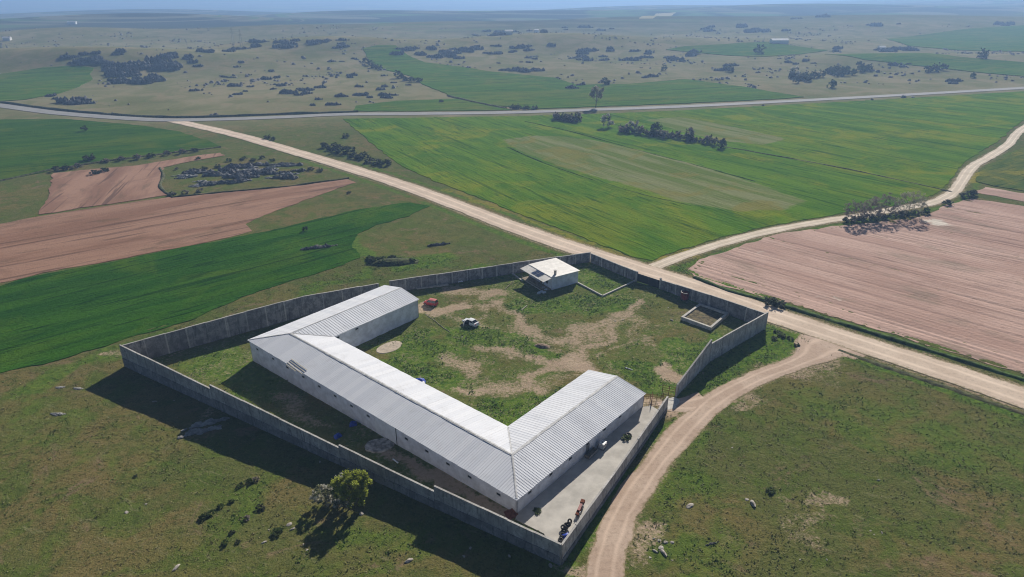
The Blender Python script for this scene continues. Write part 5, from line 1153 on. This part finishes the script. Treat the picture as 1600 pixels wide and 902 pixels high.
bankline('verge_bank', [(1310, 547), (1380, 572), (1480, 606), (1600, 647), (1700, 680)], 1.6, .14, MT['bank'], 'low rough bank on the near side of the gravel road', 2)

# ------------------------------------------------------------------ grass and weeds as loose blades (uncountable)
EXC = [BARN, YARD, PW['left_green'], PW['plough_right'], PW['plough_left'], PW['big_green'], [np.array(p[:2]) for p in bq]]
LN = [(CL['G'][::3], 4.6), (CL['S'][::3], 2.9), (CL['T'][::3], 2.6), (CL['C'], 2.2)]
hx0 = np.array([Fh[:2] - hu*3, Fh[:2] + hu*hl, Fh[:2] + hu*hl + hv*hd, Fh[:2] - hu*3 + hv*hd]); EXC.append(list(hx0))
def tufts(name, label, X_, Y_, hgt, wid, cols, blades=4):
    ok = np.ones(len(X_), bool)
    for p in EXC: ok &= ~inpoly(X_, Y_, p)
    for cl, d in LN: ok &= segdist(X_, Y_, [tuple(p) for p in cl]) > d
    X_, Y_, hgt, wid, cols = X_[ok], Y_[ok], hgt[ok], wid[ok], cols[ok]; n = len(X_)
    rep = lambda a: np.repeat(a, blades, axis=0); x, y, hh, ww, cc = rep(X_), rep(Y_), rep(hgt), rep(wid), rep(cols); m = n*blades
    lx, ly = rng.normal(size=m)*ww*.8, rng.normal(size=m)*ww*.8; z = h(x, y) - .04 + hh*rng.uniform(.15, 1.0, m)*np.exp(-(lx**2+ly**2)/(2*ww**2))
    nn_ = rng.normal(size=(m, 3))*.55 + np.array([0, 0, 1.0]); nn_ /= np.linalg.norm(nn_, axis=1)[:, None]; a = np.cross(nn_, rng.normal(size=(m, 3))); a /= np.linalg.norm(a, axis=1)[:, None]; b = np.cross(nn_, a)
    P_ = np.stack([x+lx, y+ly, z], 1); sz = (ww*rng.uniform(.5, 1.0, m))[:, None]
    V = np.stack([P_ - a*sz, P_ + b*sz*.5, P_ + a*sz, P_ - b*sz*.5], 1).reshape(-1, 3)
    me = npmesh(name, V, np.arange(m*4).reshape(-1, 4)); cc = cc*rng.uniform(.75, 1.25, (m, 1)); setattr_c(me, 'col', np.repeat(np.column_stack([cc, np.ones(m)]), 4, axis=0)); me.materials.append(MT['blade'])
    o = link(name, me); tag(o, label, kind='stuff'); return o
def pal(f, c1, c2): return np.array(c1)*(1-f)[:, None] + np.array(c2)*f[:, None]
n = 90000; X_ = rng.uniform(-115, 125, n); Y_ = rng.uniform(50, 190, n); inside = inpoly(X_, Y_, COMPOUND)
k = ~inside & (np.abs(X_) < 20 + Y_*.80); nz = fbm(X_/9, Y_/9, 3); k &= rng.random(n) < .25 + .9*nz; X1, Y1, nz1 = X_[k], Y_[k], nz[k]; m1 = len(X1)
f = np.clip(nz1*1.6 - .35 + rng.normal(size=m1)*.25, 0, 1)
tufts('pasture_grass', 'short tufted grass over the pasture outside the walls', X1, Y1, rng.uniform(.06, .20, m1)*(1 + .8*(nz1 > .6)), rng.uniform(.10, .22, m1), pal(f, (.20, .175, .075), (.095, .125, .026)))
# compound weeds follow the lush zones
def sample_mask(arr, x, y):
    i = np.clip(np.searchsorted(gx, x), 0, nx-1); j = np.clip(np.searchsorted(gy, y), 0, ny-1); return arr[j, i]
n = 260000; X_ = rng.uniform(-85, 75, n); Y_ = rng.uniform(65, 185, n); lm = sample_mask(lush, X_, Y_); dm_ = sample_mask(dirt, X_, Y_); nz = fbm(X_/3.5, Y_/3.5, 3)
k = rng.random(n) < np.clip((lm*1.1 - dm_*.9)*np.clip((nz-.36)*4, 0, 1), 0, 1)*.42*np.where(inpoly(X_, Y_, COMPOUND), 1, .45); X1, Y1, nz1 = X_[k], Y_[k], nz[k]; m1 = len(X1)
f = np.clip((nz1-.4)*3 + rng.normal(size=m1)*.3, 0, 1)
tufts('weeds', 'lush green weeds growing over the farm yard', X1, Y1, rng.uniform(.15, .55, m1)*(.5 + nz1), rng.uniform(.12, .26, m1), pal(f, (.14, .175, .03), (.06, .12, .016)))

# loose dark stones and low scrub strewn over the far hills (uncountable)
n = 26000; yy_ = rng.uniform(440, 1250, n); xx_ = rng.uniform(-1, 1, n)*(60 + yy_*.82); nz = fbm(xx_/60, yy_/60, 4); nz2 = fbm(xx_/14, yy_/14, 2)
k = (rng.random(n) < np.clip((nz-.47)*5, 0.02, 1)*np.clip((nz2-.4)*4, 0, 1))
for kk in ('farleft_green', 'valley_green', 'strip_green', 'big_green', 'far_right_a', 'far_right_b', 'far_right_c', 'upleft_green'): k &= ~inpoly(xx_, yy_, PW[kk])
k &= segdist(xx_, yy_, [tuple(p) for p in CL['A'][::2]]) > 11; k &= segdist(xx_, yy_, [tuple(p) for p in CL['G'][::6]]) > 8
k &= yy_ > 440 + .12*xx_
xx_, yy_ = xx_[k], yy_[k]; m = len(xx_); sz = rng.uniform(.35, 1.6, m)*rng.uniform(.5, 1.3, m); zz = h(xx_, yy_) - .15; a = rng.uniform(0, 6.28, m)
V = []
for j in range(4): V.append(np.stack([xx_ + np.cos(a + j*1.57 + rng.normal(size=m)*.25)*sz*1.5, yy_ + np.sin(a + j*1.57)*sz, zz], 1))
for j in range(4): V.append(np.stack([xx_ + np.cos(a + j*1.57 + rng.normal(size=m)*.3)*sz*.8, yy_ + np.sin(a + j*1.57)*sz*.55, zz + sz*rng.uniform(.5, 1.1, m) + .15], 1))
V = np.stack(V, 1).reshape(-1, 3); q8 = np.arange(m)[:, None]*8
F = np.concatenate([q8 + np.array(f_) for f_ in ((0, 1, 5, 4), (1, 2, 6, 5), (2, 3, 7, 6), (3, 0, 4, 7), (4, 5, 6, 7))])
o = link('hill_rubble', npmesh('hill_rubble', V, F), MT['rock']); tag(o, 'loose dark stones strewn over the far hillsides', kind='stuff')

# ------------------------------------------------------------------ far buildings and a mast
def far_house(pix, w_, d, hgt, label, rz=0.2):
    p = G(*pix); r_ = empty('distant_house', tuple(p), rz); tag(r_, label, 'house', 'distant houses')
    MB().box((0, 0, hgt/2-.5), (w_, d, hgt+1)).build('wall', MT['plastic'], r_)
    MB().add([(-w_/2-.4, -d/2-.4, hgt+.05), (w_/2+.4, -d/2-.4, hgt+.05), (w_/2+.4, d/2+.4, hgt+.05), (-w_/2-.4, d/2+.4, hgt+.05), (-w_/2-.4, 0, hgt+d*.25), (w_/2+.4, 0, hgt+d*.25)], [(0, 1, 5, 4), (2, 3, 4, 5), (0, 4, 3), (1, 2, 5), (3, 2, 1, 0)]).build('roof', MT['houseroof'], r_)
far_house((795, 54), 9, 7, 4, 'tiny white house on the hilltop beyond the valley field'); far_house((838, 51), 7, 6, 4, 'smaller white house right of the hilltop house')
far_house((1217, 68), 22, 8, 4, 'long low pale shed on the distant right field edge', .1); far_house((1377, 78), 8, 6, 3, 'tiny pale hut by the far dark bushes at right')
far_house((113, 38), 16, 9, 4, 'tiny pale building on the hazy plain at upper left'); far_house((12, 63), 9, 7, 3, 'tiny pale building low on the hazy plain at far left')
for px, py, t in ((378, 74, 'thin lattice power mast on the left hill crest'), (365, 70, 'fainter lattice power mast left of the crest mast')):
    p = G(px, py); ms = empty('power_mast', tuple(p), .4); tag(ms, t, 'mast', 'power masts'); hh = 19
    for sx in (-1, 1):
        for sy in (-1, 1): MB().tube([(sx*1.4, sy*1.4, -1), (sx*.3, sy*.3, hh)], [.14, .09], 4).build('leg', MT['steel'], ms)
    for z in (13.5, 16.5): MB().tube([(-3, 0, z), (3, 0, z)], .10, 4).build('crossarm', MT['steel'], ms)
    for k in range(6):
        z0, z1 = hh*k/6, hh*(k+1)/6; a, b = 1.4-1.1*z0/hh, 1.4-1.1*z1/hh
        MB().tube([(-a, -a, z0), (b, -b, z1)], .06, 4).build('brace', MT['steel'], ms)
HAZE = 0.00033

# ------------------------------------------------------------------ things that share a description are told apart by their place in the row
ONES = 'first second third fourth fifth sixth seventh eighth ninth tenth eleventh twelfth thirteenth fourteenth fifteenth sixteenth seventeenth eighteenth nineteenth'.split()
TENS = {2: 'twenty', 3: 'thirty', 4: 'forty', 5: 'fifty', 6: 'sixty', 7: 'seventy', 8: 'eighty', 9: 'ninety'}
def ordinal(k):
    if k < 20: return ONES[k-1]
    t, o = divmod(k, 10); return TENS[t] + '-' + ONES[o-1] if o else TENS[t][:-1] + 'ieth'
shared = {}
for o in col.objects:
    if o.parent is None and o.get('group') and o.get('label') and o.get('category'): shared.setdefault((o['group'], o['label']), []).append(o)
for (g_, l_), os_ in shared.items():
    if 2 <= len(os_) <= 99:
        os_.sort(key=lambda o: o.location.x/(CP*o.location.y - SP*(o.location.z - CAM_Z)))
        for k, o in enumerate(os_): o['label'] = l_ + ', ' + ordinal(k+1) + ' from left'
# ------------------------------------------------------------------ haze
mh = bpy.data.materials.new('haze_air'); mh.use_nodes = True; t_ = mh.node_tree
for n_ in list(t_.nodes):
    if n_.type == 'BSDF_PRINCIPLED': t_.nodes.remove(n_)
pv = t_.nodes.new('ShaderNodeVolumePrincipled'); pv.inputs['Color'].default_value = (.36, .585, .97, 1); pv.inputs['Density'].default_value = HAZE; pv.inputs['Anisotropy'].default_value = .25
t_.links.new(pv.outputs[0], t_.nodes['Material Output'].inputs['Volume'])
zb, zt = -135., 78.
hz = MB().box((0, 17000, (zb+zt)/2), (72000, 36000, zt-zb)).build('haze', mh); tag(hz, 'pale blue haze hanging over the whole plain', kind='stuff')
